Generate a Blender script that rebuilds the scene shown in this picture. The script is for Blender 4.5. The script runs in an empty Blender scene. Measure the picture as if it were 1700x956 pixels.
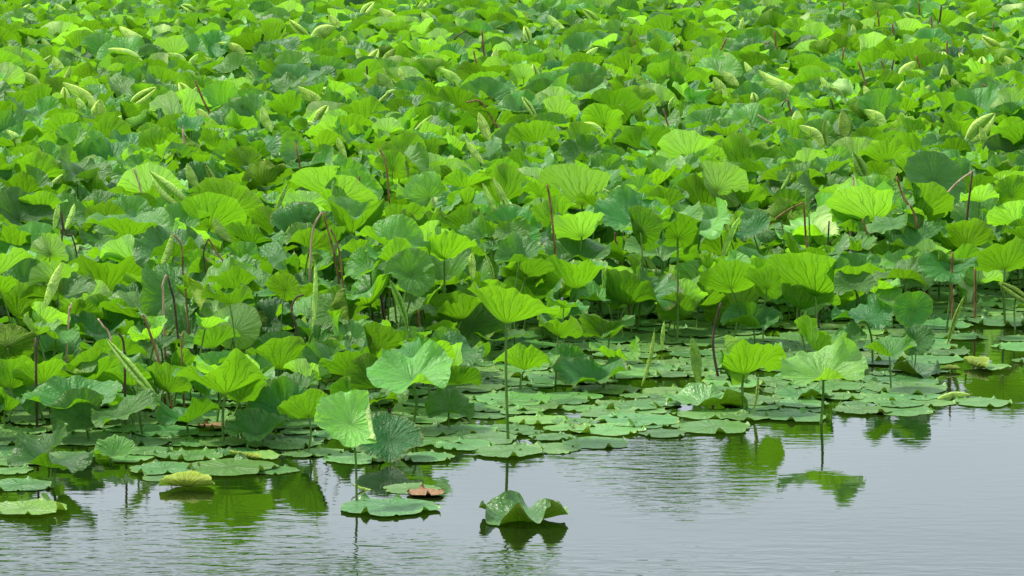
import bpy, math, random
import numpy as np
from mathutils import Vector, Matrix
R_ = math.radians
random.seed(7); rng = np.random.default_rng(7)

# ------------------------------------------------------------------ camera, sky, sun, exposure
H = 3.07; F = 5300.0; YH = -170.0           # eye height above the water (m); focal length and horizon row of the 1700 px photograph
PITCH = math.atan((478 - YH) / F)
scene = bpy.context.scene
cam = bpy.data.cameras.new('camera'); cam_o = bpy.data.objects.new('camera', cam)
scene.collection.objects.link(cam_o); scene.camera = cam_o
cam.sensor_width = 36.0; cam.lens = F / 1700 * 36.0
cam.clip_start = 0.1; cam.clip_end = 3000
cam_o.location = (0, 0, H); cam_o.rotation_euler = (math.pi/2 - PITCH, 0, 0)

SUN_EL, SUN_AZ = R_(54), R_(-58)            # high, from beyond the pond and a little left; azimuth measured from +Y towards +X
w = bpy.data.worlds.new('World'); scene.world = w; w.use_nodes = True
nt = w.node_tree; nt.nodes.clear()
def N(tree, typ, **kw):
    n = tree.nodes.new(typ)
    for k, v in kw.items():
        if k in n.inputs: n.inputs[k].default_value = v
        else: setattr(n, k, v)
    return n
out = N(nt, 'ShaderNodeOutputWorld'); bg = N(nt, 'ShaderNodeBackground', Strength=0.103)
sky = N(nt, 'ShaderNodeTexSky', sky_type='NISHITA', sun_disc=False, sun_elevation=SUN_EL, sun_rotation=SUN_AZ,
        altitude=50, air_density=1.2, dust_density=3.0, ozone_density=1.0)
tc = N(nt, 'ShaderNodeTexCoord'); mp = N(nt, 'ShaderNodeMapping'); mp.inputs['Scale'].default_value = (1, 1, 3.2)
cl = N(nt, 'ShaderNodeTexNoise', Scale=2.2, Detail=4.0, Roughness=0.55)
cr = N(nt, 'ShaderNodeValToRGB')
cr.color_ramp.elements[0].position = 0.36; cr.color_ramp.elements[0].color = (7.2, 8.7, 9.8, 1)
cr.color_ramp.elements[1].position = 0.66; cr.color_ramp.elements[1].color = (11.3, 12.7, 13.8, 1)
mx = N(nt, 'ShaderNodeMix', data_type='RGBA'); mx.inputs['Factor'].default_value = 0.86
nt.links.new(tc.outputs['Generated'], mp.inputs['Vector']); nt.links.new(mp.outputs[0], cl.inputs['Vector'])
nt.links.new(cl.outputs['Fac'], cr.inputs['Fac'])
nt.links.new(sky.outputs[0], mx.inputs[6]); nt.links.new(cr.outputs[0], mx.inputs[7])
nt.links.new(mx.outputs[2], bg.inputs['Color']); nt.links.new(bg.outputs[0], out.inputs['Surface'])

sun = bpy.data.lights.new('sun', 'SUN'); sun.energy = 4.3; sun.angle = R_(5); sun.color = (1.0, 0.96, 0.88)
sun_o = bpy.data.objects.new('sun', sun); scene.collection.objects.link(sun_o)
sd = Vector((math.sin(SUN_AZ)*math.cos(SUN_EL), math.cos(SUN_AZ)*math.cos(SUN_EL), math.sin(SUN_EL)))
sun_o.rotation_euler = sd.to_track_quat('Z', 'Y').to_euler()
scene.view_settings.view_transform = 'Standard'; scene.view_settings.look = 'None'
scene.view_settings.gamma = 1.0; scene.view_settings.exposure = 0.43
scene.cycles.max_bounces = 7; scene.cycles.diffuse_bounces = 2; scene.cycles.glossy_bounces = 3
scene.cycles.transmission_bounces = 4; scene.cycles.use_denoising = True

# ------------------------------------------------------------------ projection helpers (1700 x 956 px)
cp, sp = math.cos(PITCH), math.sin(PITCH)
def project(P):                                # P (...,3) -> px, py, depth
    P = np.asarray(P, float); X = P[..., 0]; Y = P[..., 1]; Z = P[..., 2] - H
    d = Y*cp - Z*sp; u = Y*sp + Z*cp
    return 850 + F*X/d, 478 - F*u/d, d
def at_height(px, py, z):                      # the point of height z seen at a pixel
    a = (px - 850)/F; b = (478 - py)/F
    dy = cp + b*sp; dz = -sp + b*cp
    t = (z - H)/dz
    return np.array([a*t, dy*t, z])
def at_dist(px, py, Y):                        # the point at ground distance Y seen at a pixel
    a = (px - 850)/F; b = (478 - py)/F
    t = Y/(cp + b*sp)
    return np.array([a*t, Y, H + (-sp + b*cp)*t])

# ------------------------------------------------------------------ materials
def leaf_material(name, pad=False, rolled=False):
    m = bpy.data.materials.new(name); m.use_nodes = True; t = m.node_tree; t.nodes.clear(); L = t.links.new
    def M(op, a, b=None, c=None, clamp=False):
        n = t.nodes.new('ShaderNodeMath'); n.operation = op; n.use_clamp = clamp
        for i, v in enumerate((a, b, c)):
            if v is None: continue
            if isinstance(v, (int, float)): n.inputs[i].default_value = v
            else: L(v, n.inputs[i])
        return n.outputs[0]
    def mix(f, a, b):
        n = t.nodes.new('ShaderNodeMix'); n.data_type = 'RGBA'
        for i, v in ((0, f), (6, a), (7, b)):
            if isinstance(v, (int, float)): n.inputs[i].default_value = v
            elif isinstance(v, tuple): n.inputs[i].default_value = (*v, 1)
            else: L(v, n.inputs[i])
        return n.outputs[2]
    fl = N(t, 'ShaderNodeAttribute', attribute_name='flat'); sx = t.nodes.new('ShaderNodeSeparateXYZ'); L(fl.outputs['Vector'], sx.inputs[0])
    to = N(t, 'ShaderNodeAttribute', attribute_name='tone'); ts = t.nodes.new('ShaderNodeSeparateColor'); L(to.outputs['Color'], ts.inputs[0])
    yel, val, rnd = ts.outputs[0], ts.outputs[1], ts.outputs[2]
    geo = t.nodes.new('ShaderNodeNewGeometry')
    p, q = sx.outputs[0], sx.outputs[1]
    # offset the flat coordinates by the leaf's own random number so that no two leaves share their spots
    cb = t.nodes.new('ShaderNodeCombineXYZ'); L(p, cb.inputs[0]); L(q, cb.inputs[1]); L(M('MULTIPLY', rnd, 37.0), cb.inputs[2])
    n1 = N(t, 'ShaderNodeTexNoise', Scale=3.0, Detail=3.0); L(cb.outputs[0], n1.inputs['Vector'])
    n2 = N(t, 'ShaderNodeTexNoise', Scale=11.0, Detail=4.0, Roughness=0.65); L(cb.outputs[0], n2.inputs['Vector'])
    rho = M('SQRT', M('ADD', M('MULTIPLY', p, p), M('MULTIPLY', q, q)))
    th = M('ARCTAN2', q, p)
    NV = 19
    inv = M('DIVIDE', 5.0, M('MAXIMUM', rho, 0.03)); cs = t.nodes.new('ShaderNodeCombineXYZ')
    L(M('MULTIPLY', p, inv), cs.inputs[0]); L(M('MULTIPLY', q, inv), cs.inputs[1]); L(M('ADD', M('MULTIPLY', rho, 1.6), M('MULTIPLY', rnd, 23.0)), cs.inputs[2])
    n3 = N(t, 'ShaderNodeTexNoise', Scale=1.0, Detail=3.0, Roughness=0.6); L(cs.outputs[0], n3.inputs['Vector'])   # streaks running out from the navel
    warp = M('MULTIPLY', M('SUBTRACT', n1.outputs['Fac'], 0.5), 1.3)
    tt = M('SUBTRACT', M('FRACT', M('ADD', M('MULTIPLY', th, NV/(2*math.pi)), warp)), 0.5)
    fork = M('MULTIPLY', M('MAXIMUM', M('SUBTRACT', rho, 0.42), 0.0), 0.44)
    d = M('MULTIPLY', M('ABSOLUTE', M('SUBTRACT', M('ABSOLUTE', tt), fork)), M('MULTIPLY', rho, 2*math.pi/NV))
    wv = M('SUBTRACT', 0.021, M('MULTIPLY', rho, 0.013))
    vein = M('SUBTRACT', 1.0, M('DIVIDE', d, wv), clamp=True)
    soft = M('SUBTRACT', 1.0, M('DIVIDE', d, 0.07), clamp=True)
    hub = M('SUBTRACT', 1.0, M('DIVIDE', rho, 0.055), clamp=True)
    rim = M('POWER', M('MINIMUM', rho, 1.0), 7.0)
    if pad:
        top = mix(yel, (0.065, 0.180, 0.050), (0.170, 0.310, 0.055)); und = mix(yel, (0.075, 0.105, 0.015), (0.20, 0.24, 0.02))
    elif rolled:
        top = mix(yel, (0.085, 0.215, 0.035), (0.16, 0.32, 0.04)); und = mix(yel, (0.18, 0.36, 0.04), (0.52, 0.66, 0.13))
    else:
        top = mix(yel, (0.044, 0.165, 0.030), (0.125, 0.310, 0.036)); und = mix(yel, (0.060, 0.170, 0.016), (0.200, 0.380, 0.022))
    top = mix(M('MULTIPLY', vein, 0.12), top, (0.14, 0.32, 0.09))
    top = mix(M('MULTIPLY', hub, 0.8), top, (0.30, 0.42, 0.16))
    und = mix(M('MULTIPLY', vein, 0.72), und, (0.045, 0.11, 0.012) if not rolled else (0.17, 0.33, 0.05))
    und = mix(M('MULTIPLY', rim, 0.55), und, (0.40, 0.52, 0.07)); top = mix(M('MULTIPLY', rim, 0.30), top, (0.22, 0.38, 0.06))
    if not pad and not rolled: top = mix(M('MULTIPLY', M('SUBTRACT', yel, 0.93), 14.0, clamp=True), top, (0.19, 0.42, 0.075)); und = mix(M('MULTIPLY', M('SUBTRACT', yel, 0.93), 14.0, clamp=True), und, mix(vein, (0.48, 0.58, 0.22), (0.22, 0.38, 0.06)))
    # patches of lighter and yellower tissue
    pat = M('MULTIPLY', M('SUBTRACT', n1.outputs['Fac'], 0.48), 3.0, clamp=True)
    top = mix(M('MULTIPLY', pat, 0.25), top, (0.15, 0.30, 0.05)); und = mix(M('MULTIPLY', pat, 0.22), und, (0.30, 0.44, 0.05))
    # dry brown flecks near the edge of a few leaves
    spot = M('MULTIPLY', M('SUBTRACT', M('ADD', n2.outputs['Fac'], M('MULTIPLY', rho, 0.10)), 0.86 if not pad else 0.745), 14.0, clamp=True)
    old = M('MULTIPLY', M('SUBTRACT', rnd, 0.55 if not pad else 0.3), 3.0, clamp=True)
    brown = M('MULTIPLY', M('MULTIPLY', spot, old), 0.85)
    edge = M('MULTIPLY', M('ADD', M('MULTIPLY', M('SUBTRACT', rho, 0.93), 9.0), M('MULTIPLY', M('SUBTRACT', n2.outputs['Fac'], 0.5), 5.0), clamp=True), M('MULTIPLY', M('SUBTRACT', rnd, 0.80), 8.0, clamp=True))
    top = mix(M('MULTIPLY', edge, 0.8), top, (0.30, 0.23, 0.05)); und = mix(M('MULTIPLY', edge, 0.8), und, (0.32, 0.24, 0.05))
    top = mix(brown, top, (0.20, 0.13, 0.04)); und = mix(brown, und, (0.19, 0.13, 0.04))
    col = mix(geo.outputs['Backfacing'], top, und)
    hsv = t.nodes.new('ShaderNodeHueSaturation'); L(col, hsv.inputs['Color']); L(M('MULTIPLY', val, M('ADD', 0.56, M('MULTIPLY', n3.outputs['Fac'], 0.76))), hsv.inputs['Value']); L(M('ADD', M('MULTIPLY', rnd, 0.035), 0.494), hsv.inputs['Hue']); L(M('ADD', M('MULTIPLY', n1.outputs['Fac'], -0.35), 1.17), hsv.inputs['Saturation'])
    col = hsv.outputs[0]
    tl = mix(yel, (0.075, 0.26, 0.004), (0.225, 0.530, 0.008)); tl = mix(M('MULTIPLY', vein, 0.7), tl, (0.04, 0.10, 0.005))
    tl = mix(brown, tl, (0.14, 0.08, 0.01))
    hs2 = t.nodes.new('ShaderNodeHueSaturation'); L(tl, hs2.inputs['Color']); L(val, hs2.inputs['Value'])
    # veins, quilted tissue between them
    quilt = N(t, 'ShaderNodeTexVoronoi', Scale=13.0); L(cb.outputs[0], quilt.inputs['Vector'])
    hgt = M('ADD', M('MULTIPLY', soft, M('SUBTRACT', M('MULTIPLY', geo.outputs['Backfacing'], 0.10), 0.26)), M('ADD', M('MULTIPLY', n2.outputs['Fac'], 0.28), M('ADD', M('MULTIPLY', n3.outputs['Fac'], 1.1 if not rolled else 0.3), M('MULTIPLY', quilt.outputs['Distance'], 0.15 if not rolled else 0.3))))
    bp = N(t, 'ShaderNodeBump', Strength=0.75, Distance=0.022 if not rolled else 0.020); L(hgt, bp.inputs['Height'])
    pr = N(t, 'ShaderNodeBsdfPrincipled', Roughness=0.44 if not pad else 0.38); L(col, pr.inputs['Base Color']); L(bp.outputs[0], pr.inputs['Normal'])
    L(M('SUBTRACT', 0.27, M('MULTIPLY', geo.outputs['Backfacing'], 0.16)), pr.inputs['Specular IOR Level'])
    rg = M('ADD', M('MULTIPLY', geo.outputs['Backfacing'], 0.22), 0.42 if not pad else 0.30); L(rg, pr.inputs['Roughness'])
    tr = t.nodes.new('ShaderNodeBsdfTranslucent'); L(hs2.outputs[0], tr.inputs['Color']); L(bp.outputs[0], tr.inputs['Normal'])
    ms = t.nodes.new('ShaderNodeMixShader'); ms.inputs[0].default_value = 0.42 if not pad else 0.12
    if rolled: ms.inputs[0].default_value = 0.22
    L(pr.outputs[0], ms.inputs[1]); L(tr.outputs[0], ms.inputs[2])
    o = t.nodes.new('ShaderNodeOutputMaterial'); L(ms.outputs[0], o.inputs['Surface'])
    return m
M_LEAF = leaf_material('lotus leaf'); M_PAD = leaf_material('floating leaf', pad=True); M_ROLL = leaf_material('rolled leaf', rolled=True)

def stem_material(name, c1, c2, rough=0.5):
    m = bpy.data.materials.new(name); m.use_nodes = True; t = m.node_tree; b = t.nodes['Principled BSDF']
    tcn = t.nodes.new('ShaderNodeTexCoord'); mpn = t.nodes.new('ShaderNodeMapping'); mpn.inputs['Scale'].default_value = (60, 60, 9)
    nn = N(t, 'ShaderNodeTexNoise', Scale=1.0, Detail=4.0); r = t.nodes.new('ShaderNodeValToRGB')
    r.color_ramp.elements[0].position = 0.35; r.color_ramp.elements[0].color = (*c1, 1); r.color_ramp.elements[1].position = 0.65; r.color_ramp.elements[1].color = (*c2, 1)
    t.links.new(tcn.outputs['Object'], mpn.inputs['Vector']); t.links.new(mpn.outputs[0], nn.inputs['Vector']); t.links.new(nn.outputs['Fac'], r.inputs['Fac'])
    t.links.new(r.outputs[0], b.inputs['Base Color']); b.inputs['Roughness'].default_value = rough; b.inputs['Specular IOR Level'].default_value = 0.2
    bp = N(t, 'ShaderNodeBump', Strength=0.5, Distance=0.003); t.links.new(nn.outputs['Fac'], bp.inputs['Height']); t.links.new(bp.outputs[0], b.inputs['Normal'])
    return m
M_STALK = stem_material('green stalk', (0.05, 0.115, 0.018), (0.12, 0.23, 0.03))
M_DEAD = {'r': stem_material('reddish dead stalk', (0.085, 0.045, 0.018), (0.30, 0.170, 0.065), 0.8),
          'k': stem_material('dark dead stalk', (0.035, 0.022, 0.018), (0.10, 0.055, 0.035), 0.6),
          't': stem_material('bleached dead stalk', (0.26, 0.16, 0.09), (0.52, 0.38, 0.25), 0.7)}

# ------------------------------------------------------------------ water and pond bed
mw = bpy.data.materials.new('pond water'); mw.use_nodes = True; t = mw.node_tree; b = t.nodes['Principled BSDF']
b.inputs['Base Color'].default_value = (0.006, 0.013, 0.002, 1); b.inputs['Roughness'].default_value = 0.02; b.inputs['IOR'].default_value = 1.385
tcn = t.nodes.new('ShaderNodeTexCoord')
def wnoise(scale, sxyz, detail=2.0, rough=0.5):
    mpn = t.nodes.new('ShaderNodeMapping'); mpn.inputs['Scale'].default_value = sxyz; mpn.inputs['Rotation'].default_value = (0, 0, R_(4))
    nn = N(t, 'ShaderNodeTexNoise', Scale=scale, Detail=detail, Roughness=rough)
    t.links.new(tcn.outputs['Object'], mpn.inputs['Vector']); t.links.new(mpn.outputs[0], nn.inputs['Vector']); return nn.outputs['Fac']
def wm(op, a, b_=None, clamp=False):
    n = t.nodes.new('ShaderNodeMath'); n.operation = op; n.use_clamp = clamp
    for i, v in enumerate((a, b_)):
        if v is None: continue
        if isinstance(v, (int, float)): n.inputs[i].default_value = v
        else: t.links.new(v, n.inputs[i])
    return n.outputs[0]
fine = wnoise(1.0, (5.0, 12.5, 1), 2.5); broad = wnoise(1.0, (1.3, 2.2, 1), 1.0)
def gust(cx, cy, rx, ry):                       # an elliptic patch of wind ripples, in metres on the pond
    sxz = t.nodes.new('ShaderNodeSeparateXYZ'); t.links.new(tcn.outputs['Object'], sxz.inputs[0])
    a = wm('DIVIDE', wm('SUBTRACT', sxz.outputs[0], cx), rx); c = wm('DIVIDE', wm('SUBTRACT', sxz.outputs[1], cy), ry)
    return wm('SUBTRACT', 1.0, wm('ADD', wm('MULTIPLY', a, a), wm('MULTIPLY', c, c)), True)
g1p = at_height(1105, 775, 0); g2p = at_height(60, 985, 0); g3p = at_height(900, 1010, 0)
g = wm('ADD', wm('MULTIPLY', gust(g1p[0], g1p[1], 0.62, 1.8), 2.6), wm('ADD', wm('MULTIPLY', gust(g2p[0], g2p[1], 2.6, 2.2), 1.6), wm('MULTIPLY', gust(g3p[0], g3p[1], 3.2, 1.7), 1.5)))
amp = wm('ADD', g, wm('MULTIPLY', wnoise(1.0, (0.5, 0.7, 1), 2.0), 0.42))
hh = wm('ADD', wm('MULTIPLY', fine, amp), wm('MULTIPLY', broad, 0.12))
bp = N(t, 'ShaderNodeBump', Strength=1.0, Distance=0.0042); t.links.new(hh, bp.inputs['Height']); t.links.new(bp.outputs[0], b.inputs['Normal'])
def sheet(name, z, mat, x=400, y0=-60, y1=700):
    me = bpy.data.meshes.new(name); me.from_pydata([(-x, y0, z), (x, y0, z), (x, y1, z), (-x, y1, z)], [], [(0, 1, 2, 3)])
    me.materials.append(mat); o = bpy.data.objects.new(name, me); scene.collection.objects.link(o); o['kind'] = 'structure'; return o
sheet('water', 0.0, mw)

# ------------------------------------------------------------------ leaf geometry
def grid_faces(nr, ns):                        # vertex 0 is the centre, then nr rings of ns
    q = []
    i = np.arange(ns); j = (i + 1) % ns
    tri = np.stack([np.zeros(ns, int), 1 + i, 1 + j], 1)
    for r in range(nr - 1):
        a = 1 + r*ns
        q.append(np.stack([a + i, a + ns + i, a + ns + j, a + j], 1))
    return tri, np.concatenate(q)
_FC = {}
def faces(nr, ns):
    if (nr, ns) not in _FC: _FC[(nr, ns)] = grid_faces(nr, ns)
    return _FC[(nr, ns)]
soft_now = [1.0]
def blade(rg, nr=12, ns=56, cup=0.5, lobes=0.32, ripple=0.25, droop=0.0, bends=(), pad=False, peaks=()):
    """a peltate leaf of unit radius; every radius is walked outwards at its own slope, so the sheet keeps its true size"""
    th = np.linspace(0, 2*math.pi, ns, endpoint=False); rho = np.linspace(0, 1, nr + 1)[1:]**0.85
    ph = rg.uniform(0, 2*math.pi, 16); am = rg.uniform(0.5, 1.0, 16)
    low = lobes*(am[0]*np.cos(2*th + ph[0]) + 0.8*am[1]*np.cos(3*th + ph[1]) + 0.35*am[2]*np.cos(th + ph[2]))
    for (pa, pt, pw) in peaks: low = low + pa*np.exp(-(np.angle(np.exp(1j*(th - pt)))/pw)**2)
    if pad:
        k1, k2 = rg.integers(7, 10), rg.integers(12, 17)
        hi = np.cos(k1*th + ph[3]) + 0.9*np.cos(k2*th + ph[4]); k3 = rg.integers(3, 5); hi = ripple*np.maximum(hi + 0.7*np.cos(k3*th + ph[12]) - 0.95, -0.04)*1.3
    else:
        hi = ripple*(0.9*am[3]*np.cos(5*th + ph[3]) + 0.8*am[4]*np.cos(7*th + ph[4]) + 0.6*am[5]*np.cos(11*th + ph[5]))
        fr = ripple*(0.9*np.cos(19*th + ph[12]) + 0.6*np.cos(14*th + ph[13])) if ns > 40 else 0.0
    e = 1 + 0.05*np.cos(2*th + ph[6]) + 0.035*np.cos(3*th + ph[7]) + 0.016*np.cos(9*th + ph[8]) + 0.012*np.cos(17*th + ph[9])
    if pad: e = e + 0.05*np.cos(5*th + ph[14]) + 0.03*np.cos(8*th + ph[15])
    hi = hi*soft_now[0]*(0.85 if not pad else 1)
    if not pad: fr = fr*soft_now[0]*0.6
    px = np.zeros((nr, ns)); pz = np.zeros((nr, ns)); cx = np.zeros(ns); cz = np.zeros(ns); prev = 0.0
    for i, r in enumerate(rho):
        if pad: a = cup*r + low*r**2*0.22 + hi*r**11*2.6 - droop*r**3
        else: a = cup*(0.35 + 0.65*min(1, r*1.6)) + low*r**1.4 + hi*r**3.2 + fr*r**8 - droop*r**3
        a = np.clip(a, -1.5, 1.9); dr = (r - prev)*e
        cx = cx + np.cos(a)*dr; cz = cz + np.sin(a)*dr; prev = r
        px[i] = cx; pz[i] = cz
    X = px*np.cos(th); Y = px*np.sin(th); Z = pz
    V = np.concatenate([[[0, 0, 0]], np.stack([X, Y, Z], -1).reshape(-1, 3)])
    V[:, 2] += 0.012*np.sin(V[:, 0]*9 + ph[10])*np.sin(V[:, 1]*8 + ph[11])*(0.2 if pad else 1)
    fl = np.concatenate([[[0, 0]], np.stack([rho[:, None]*np.cos(th), rho[:, None]*np.sin(th)], -1).reshape(-1, 2)])
    for (phi, u0, rr, amax) in bends: V = bend(V, phi, u0, rr, amax)
    return V, fl
def bend(V, phi, u0, rr, amax):                # curl everything past u0 upwards round a roll of radius rr
    c, s = math.cos(phi), math.sin(phi); u = V[:, 0]*c + V[:, 1]*s; v = -V[:, 0]*s + V[:, 1]*c; z = V[:, 2].copy()
    ex = np.maximum(u - u0, 0); a = np.minimum(ex/rr, amax); rest = ex - a*rr
    rad = rr*(1 - 0.035*a)
    nu = np.where(ex > 0, u0 + (rad - z)*np.sin(a) + rest*np.cos(a), u)
    nz = np.where(ex > 0, rad - (rad - z)*np.cos(a) + rest*np.sin(a), z)
    return np.stack([nu*c - v*s, nu*s + v*c, nz], 1)
def rot(V, tilt, side):                        # tilt > 0 turns the upper face to the camera, side > 0 leans it to the right
    ct, st = math.cos(tilt), math.sin(tilt); V = np.stack([V[:, 0], V[:, 1]*ct - V[:, 2]*-st*-1*-1, V[:, 2]], 1) if False else np.stack([V[:, 0], V[:, 1]*ct - V[:, 2]*st, V[:, 1]*st + V[:, 2]*ct], 1)
    cs, ss = math.cos(side), math.sin(side)
    return np.stack([V[:, 0]*cs + V[:, 2]*ss, V[:, 1], -V[:, 0]*ss + V[:, 2]*cs], 1)
def roll_sheet(rg, L, wpx, cone=0.0, n=22, ns=30, turns=2.0):
    """a young leaf still rolled from both sides to its midrib: a spindle of length L (axis Y) with real scrolled layers"""
    v = np.linspace(-1, 1, n); s = np.linspace(-1, 1, ns)
    prof = np.maximum(1 - np.abs(v)**1.7, 0.0)**0.75
    rr = wpx*0.5*(prof*(1 - cone*0.8*(v*0.5 + 0.5)) + 0.03); half = rr*turns*2.9
    sg = np.sign(s)[None, :]; S = np.abs(s)[None, :]*half[:, None]
    a = S/(rr[:, None]*0.62); sh = np.maximum(1 - 0.085*a, 0.2)
    x = sg*rr[:, None]*(0.50*(1 - np.exp(-a*1.5)) + 0.5*np.sin(a)*sh); z = rr[:, None]*0.55*(1 - np.cos(a)*sh)
    bow = rg.uniform(-0.05, 0.05)*L
    y = np.repeat(v[:, None]*L/2, ns, 1)
    z = z + (bow*(v**2))[:, None] + rg.normal(0, 0.0012, z.shape); x = x + rg.normal(0, 0.0008, x.shape) + (rg.uniform(-0.03, 0.03)*L*v**2)[:, None]
    V = np.stack([x, y, z], -1).reshape(-1, 3)
    fl = np.stack([np.repeat(s[None, :], n, 0)*prof[:, None]*1.0, np.repeat(v[:, None], ns, 1)], -1).reshape(-1, 2)*0.9
    i, j = np.meshgrid(np.arange(n - 1), np.arange(ns - 1), indexing='ij'); a0 = (i*ns + j).ravel()
    quads = np.stack([a0, a0 + 1, a0 + ns + 1, a0 + ns], 1)
    return V, fl, np.zeros((0, 3), int), quads
def tube(pts, r0, r1, n=8, sub=4):
    P = np.asarray(pts, float); m = len(P)
    if m > 2:                                  # Catmull-Rom through the given joints
        Q = [];  E = np.vstack([2*P[0] - P[1], P, 2*P[-1] - P[-2]])
        for i in range(m - 1):
            for k in range(sub):
                tt = k/sub; a, b_, c, d = E[i:i + 4]
                Q.append(0.5*((2*b_) + (c - a)*tt + (2*a - 5*b_ + 4*c - d)*tt**2 + (3*b_ - a - 3*c + d)*tt**3))
        Q.append(P[-1]); P = np.array(Q)
    m = len(P); T = np.gradient(P, axis=0); T /= np.linalg.norm(T, axis=1)[:, None] + 1e-9
    ref = np.array([0.0, 1.0, 0.03]); U = np.cross(T, ref); U /= np.linalg.norm(U, axis=1)[:, None] + 1e-9; W = np.cross(T, U)
    an = np.linspace(0, 2*math.pi, n, endpoint=False); rad = np.linspace(r0, r1, m)[:, None, None]
    V = (P[:, None, :] + rad*(np.cos(an)[None, :, None]*U[:, None, :] + np.sin(an)[None, :, None]*W[:, None, :])).reshape(-1, 3)
    i, j = np.meshgrid(np.arange(m - 1), np.arange(n), indexing='ij'); a0 = (i*n + j).ravel(); a1 = (i*n + (j + 1) % n).ravel()
    q = np.stack([a0, a1, a1 + n, a0 + n], 1)
    caps_t = [[m*n - n, m*n - n + k, m*n - n + k + 1] for k in range(1, n - 1)] + [[0, k + 1, k] for k in range(1, n - 1)]
    return V, np.array(caps_t), q
class Geo:                                     # one surface waiting to become a mesh
    __slots__ = ('V', 'fl', 'tri', 'quad', 'tone')
    def __init__(s, V, fl, tri, quad, tone): s.V, s.fl, s.tri, s.quad, s.tone = V, fl, tri, quad, tone
def build(name, geos, mat, origin=(0, 0, 0), parent=None):
    """link the surfaces as one mesh object, vertices relative to origin"""
    off = 0; Vs, Fl, To, Tr, Qu = [], [], [], [], []
    for g_ in geos:
        Vs.append(g_.V); n = len(g_.V)
        if g_.fl is not None:
            Fl.append(np.hstack([g_.fl, np.zeros((n, 1))])); To.append(np.tile(np.array([*g_.tone, 1.0]), (n, 1)))
        if len(g_.tri): Tr.append(g_.tri + off)
        if len(g_.quad): Qu.append(g_.quad + off)
        off += n
    V = np.concatenate(Vs) - np.asarray(origin)
    tr = np.concatenate(Tr) if Tr else np.zeros((0, 3), int); qu = np.concatenate(Qu) if Qu else np.zeros((0, 4), int)
    me = bpy.data.meshes.new(name); me.vertices.add(len(V)); me.vertices.foreach_set('co', V.astype(np.float32).ravel())
    nl = len(tr)*3 + len(qu)*4; me.loops.add(nl); me.loops.foreach_set('vertex_index', np.concatenate([tr.ravel(), qu.ravel()]).astype(np.int32))
    me.polygons.add(len(tr) + len(qu))
    me.polygons.foreach_set('loop_start', np.concatenate([np.arange(len(tr))*3, len(tr)*3 + np.arange(len(qu))*4]).astype(np.int32))
    me.polygons.foreach_set('use_smooth', np.ones(len(tr) + len(qu), bool))
    me.update(calc_edges=True)
    if Fl:
        a = me.attributes.new('flat', 'FLOAT_VECTOR', 'POINT'); a.data.foreach_set('vector', np.concatenate(Fl).astype(np.float32).ravel())
        a = me.attributes.new('tone', 'FLOAT_COLOR', 'POINT'); a.data.foreach_set('color', np.concatenate(To).astype(np.float32).ravel())
    me.materials.append(mat); o = bpy.data.objects.new(name, me); scene.collection.objects.link(o)
    if parent is not None: o.parent = parent
    else: o.location = origin
    return o

TONES = {'y': (0.78, 1.08), 'g': (0.50, 1.0), 'd': (0.26, 0.84), 't': (0.27, 1.25), 'p': (1.05, 1.35)}
TONE_WORD = {'y': 'bright yellow-green', 'g': 'mid green', 'd': 'dark green', 't': 'bluish green', 'p': 'pale green'}
def tone(c, rg):
    a, v = TONES[c]; return (float(np.clip(a + rg.normal(0, 0.05 if c == 'p' else 0.11), 0, 1 if c == 'p' else 0.92)), float(v*rg.uniform(0.66, 1.12)), float(rg.uniform(0, 1)))
class Plant:
    pass
plants = []
def shape_for(kind, rg, res, extra=None, soft=0.9):
    nr, ns = res; soft_now[0] = soft
    if extra is None and kind in 'ubts':
        ph = rg.uniform(0, 2*math.pi); extra = ((ph, rg.uniform(-0.4, 0.1), rg.uniform(0.8, 1.8), 0.8),)
        if rg.random() < 0.30: extra += ((ph + rg.uniform(-0.8, 0.8) + (math.pi if rg.random() < .5 else 0), rg.uniform(0.3, 0.6), rg.uniform(0.10, 0.2), rg.uniform(2.2, 3.6)),)
    if kind == 'u': return blade(rg, nr, ns, cup=rg.uniform(0.5, 0.8), lobes=rg.uniform(0.38, 0.62), ripple=rg.uniform(0.3, 0.5), droop=rg.uniform(0.25, 0.6), bends=extra or ())
    if kind == 'b': return blade(rg, nr, ns, cup=rg.uniform(0.5, 0.75), lobes=rg.uniform(0.5, 0.75), ripple=rg.uniform(0.4, 0.65), droop=rg.uniform(0.35, 0.8), bends=extra or ())
    if kind == 't': return blade(rg, nr, ns, cup=rg.uniform(0.3, 0.55), lobes=rg.uniform(0.32, 0.55), ripple=rg.uniform(0.35, 0.55), droop=rg.uniform(0.2, 0.7), bends=extra or ())
    if kind == 's': return blade(rg, nr, ns, cup=rg.uniform(0.25, 0.45), lobes=rg.uniform(0.6, 0.85), ripple=rg.uniform(0.4, 0.6), droop=rg.uniform(0.4, 0.8), bends=extra or ())
    if kind == 'f':
        ph = rg.choice([0.15, math.pi - 0.15, 0.5, math.pi - 0.5])
        return blade(rg, nr, ns, cup=rg.uniform(0.35, 0.55), lobes=rg.uniform(0.15, 0.25), ripple=rg.uniform(0.2, 0.35), droop=0.15,
                     bends=extra or ((ph, rg.uniform(0.1, 0.35), rg.uniform(0.16, 0.3), rg.uniform(1.9, 2.7)),))
    if kind == 'r':                            # both rims rolled in
        ph = rg.uniform(-0.4, 0.4)
        return blade(rg, nr, ns, cup=0.2, lobes=0.08, ripple=0.12, bends=extra or ((ph, 0.35, 0.1, 4.2), (ph + math.pi, 0.35, 0.1, 4.2)))
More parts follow.
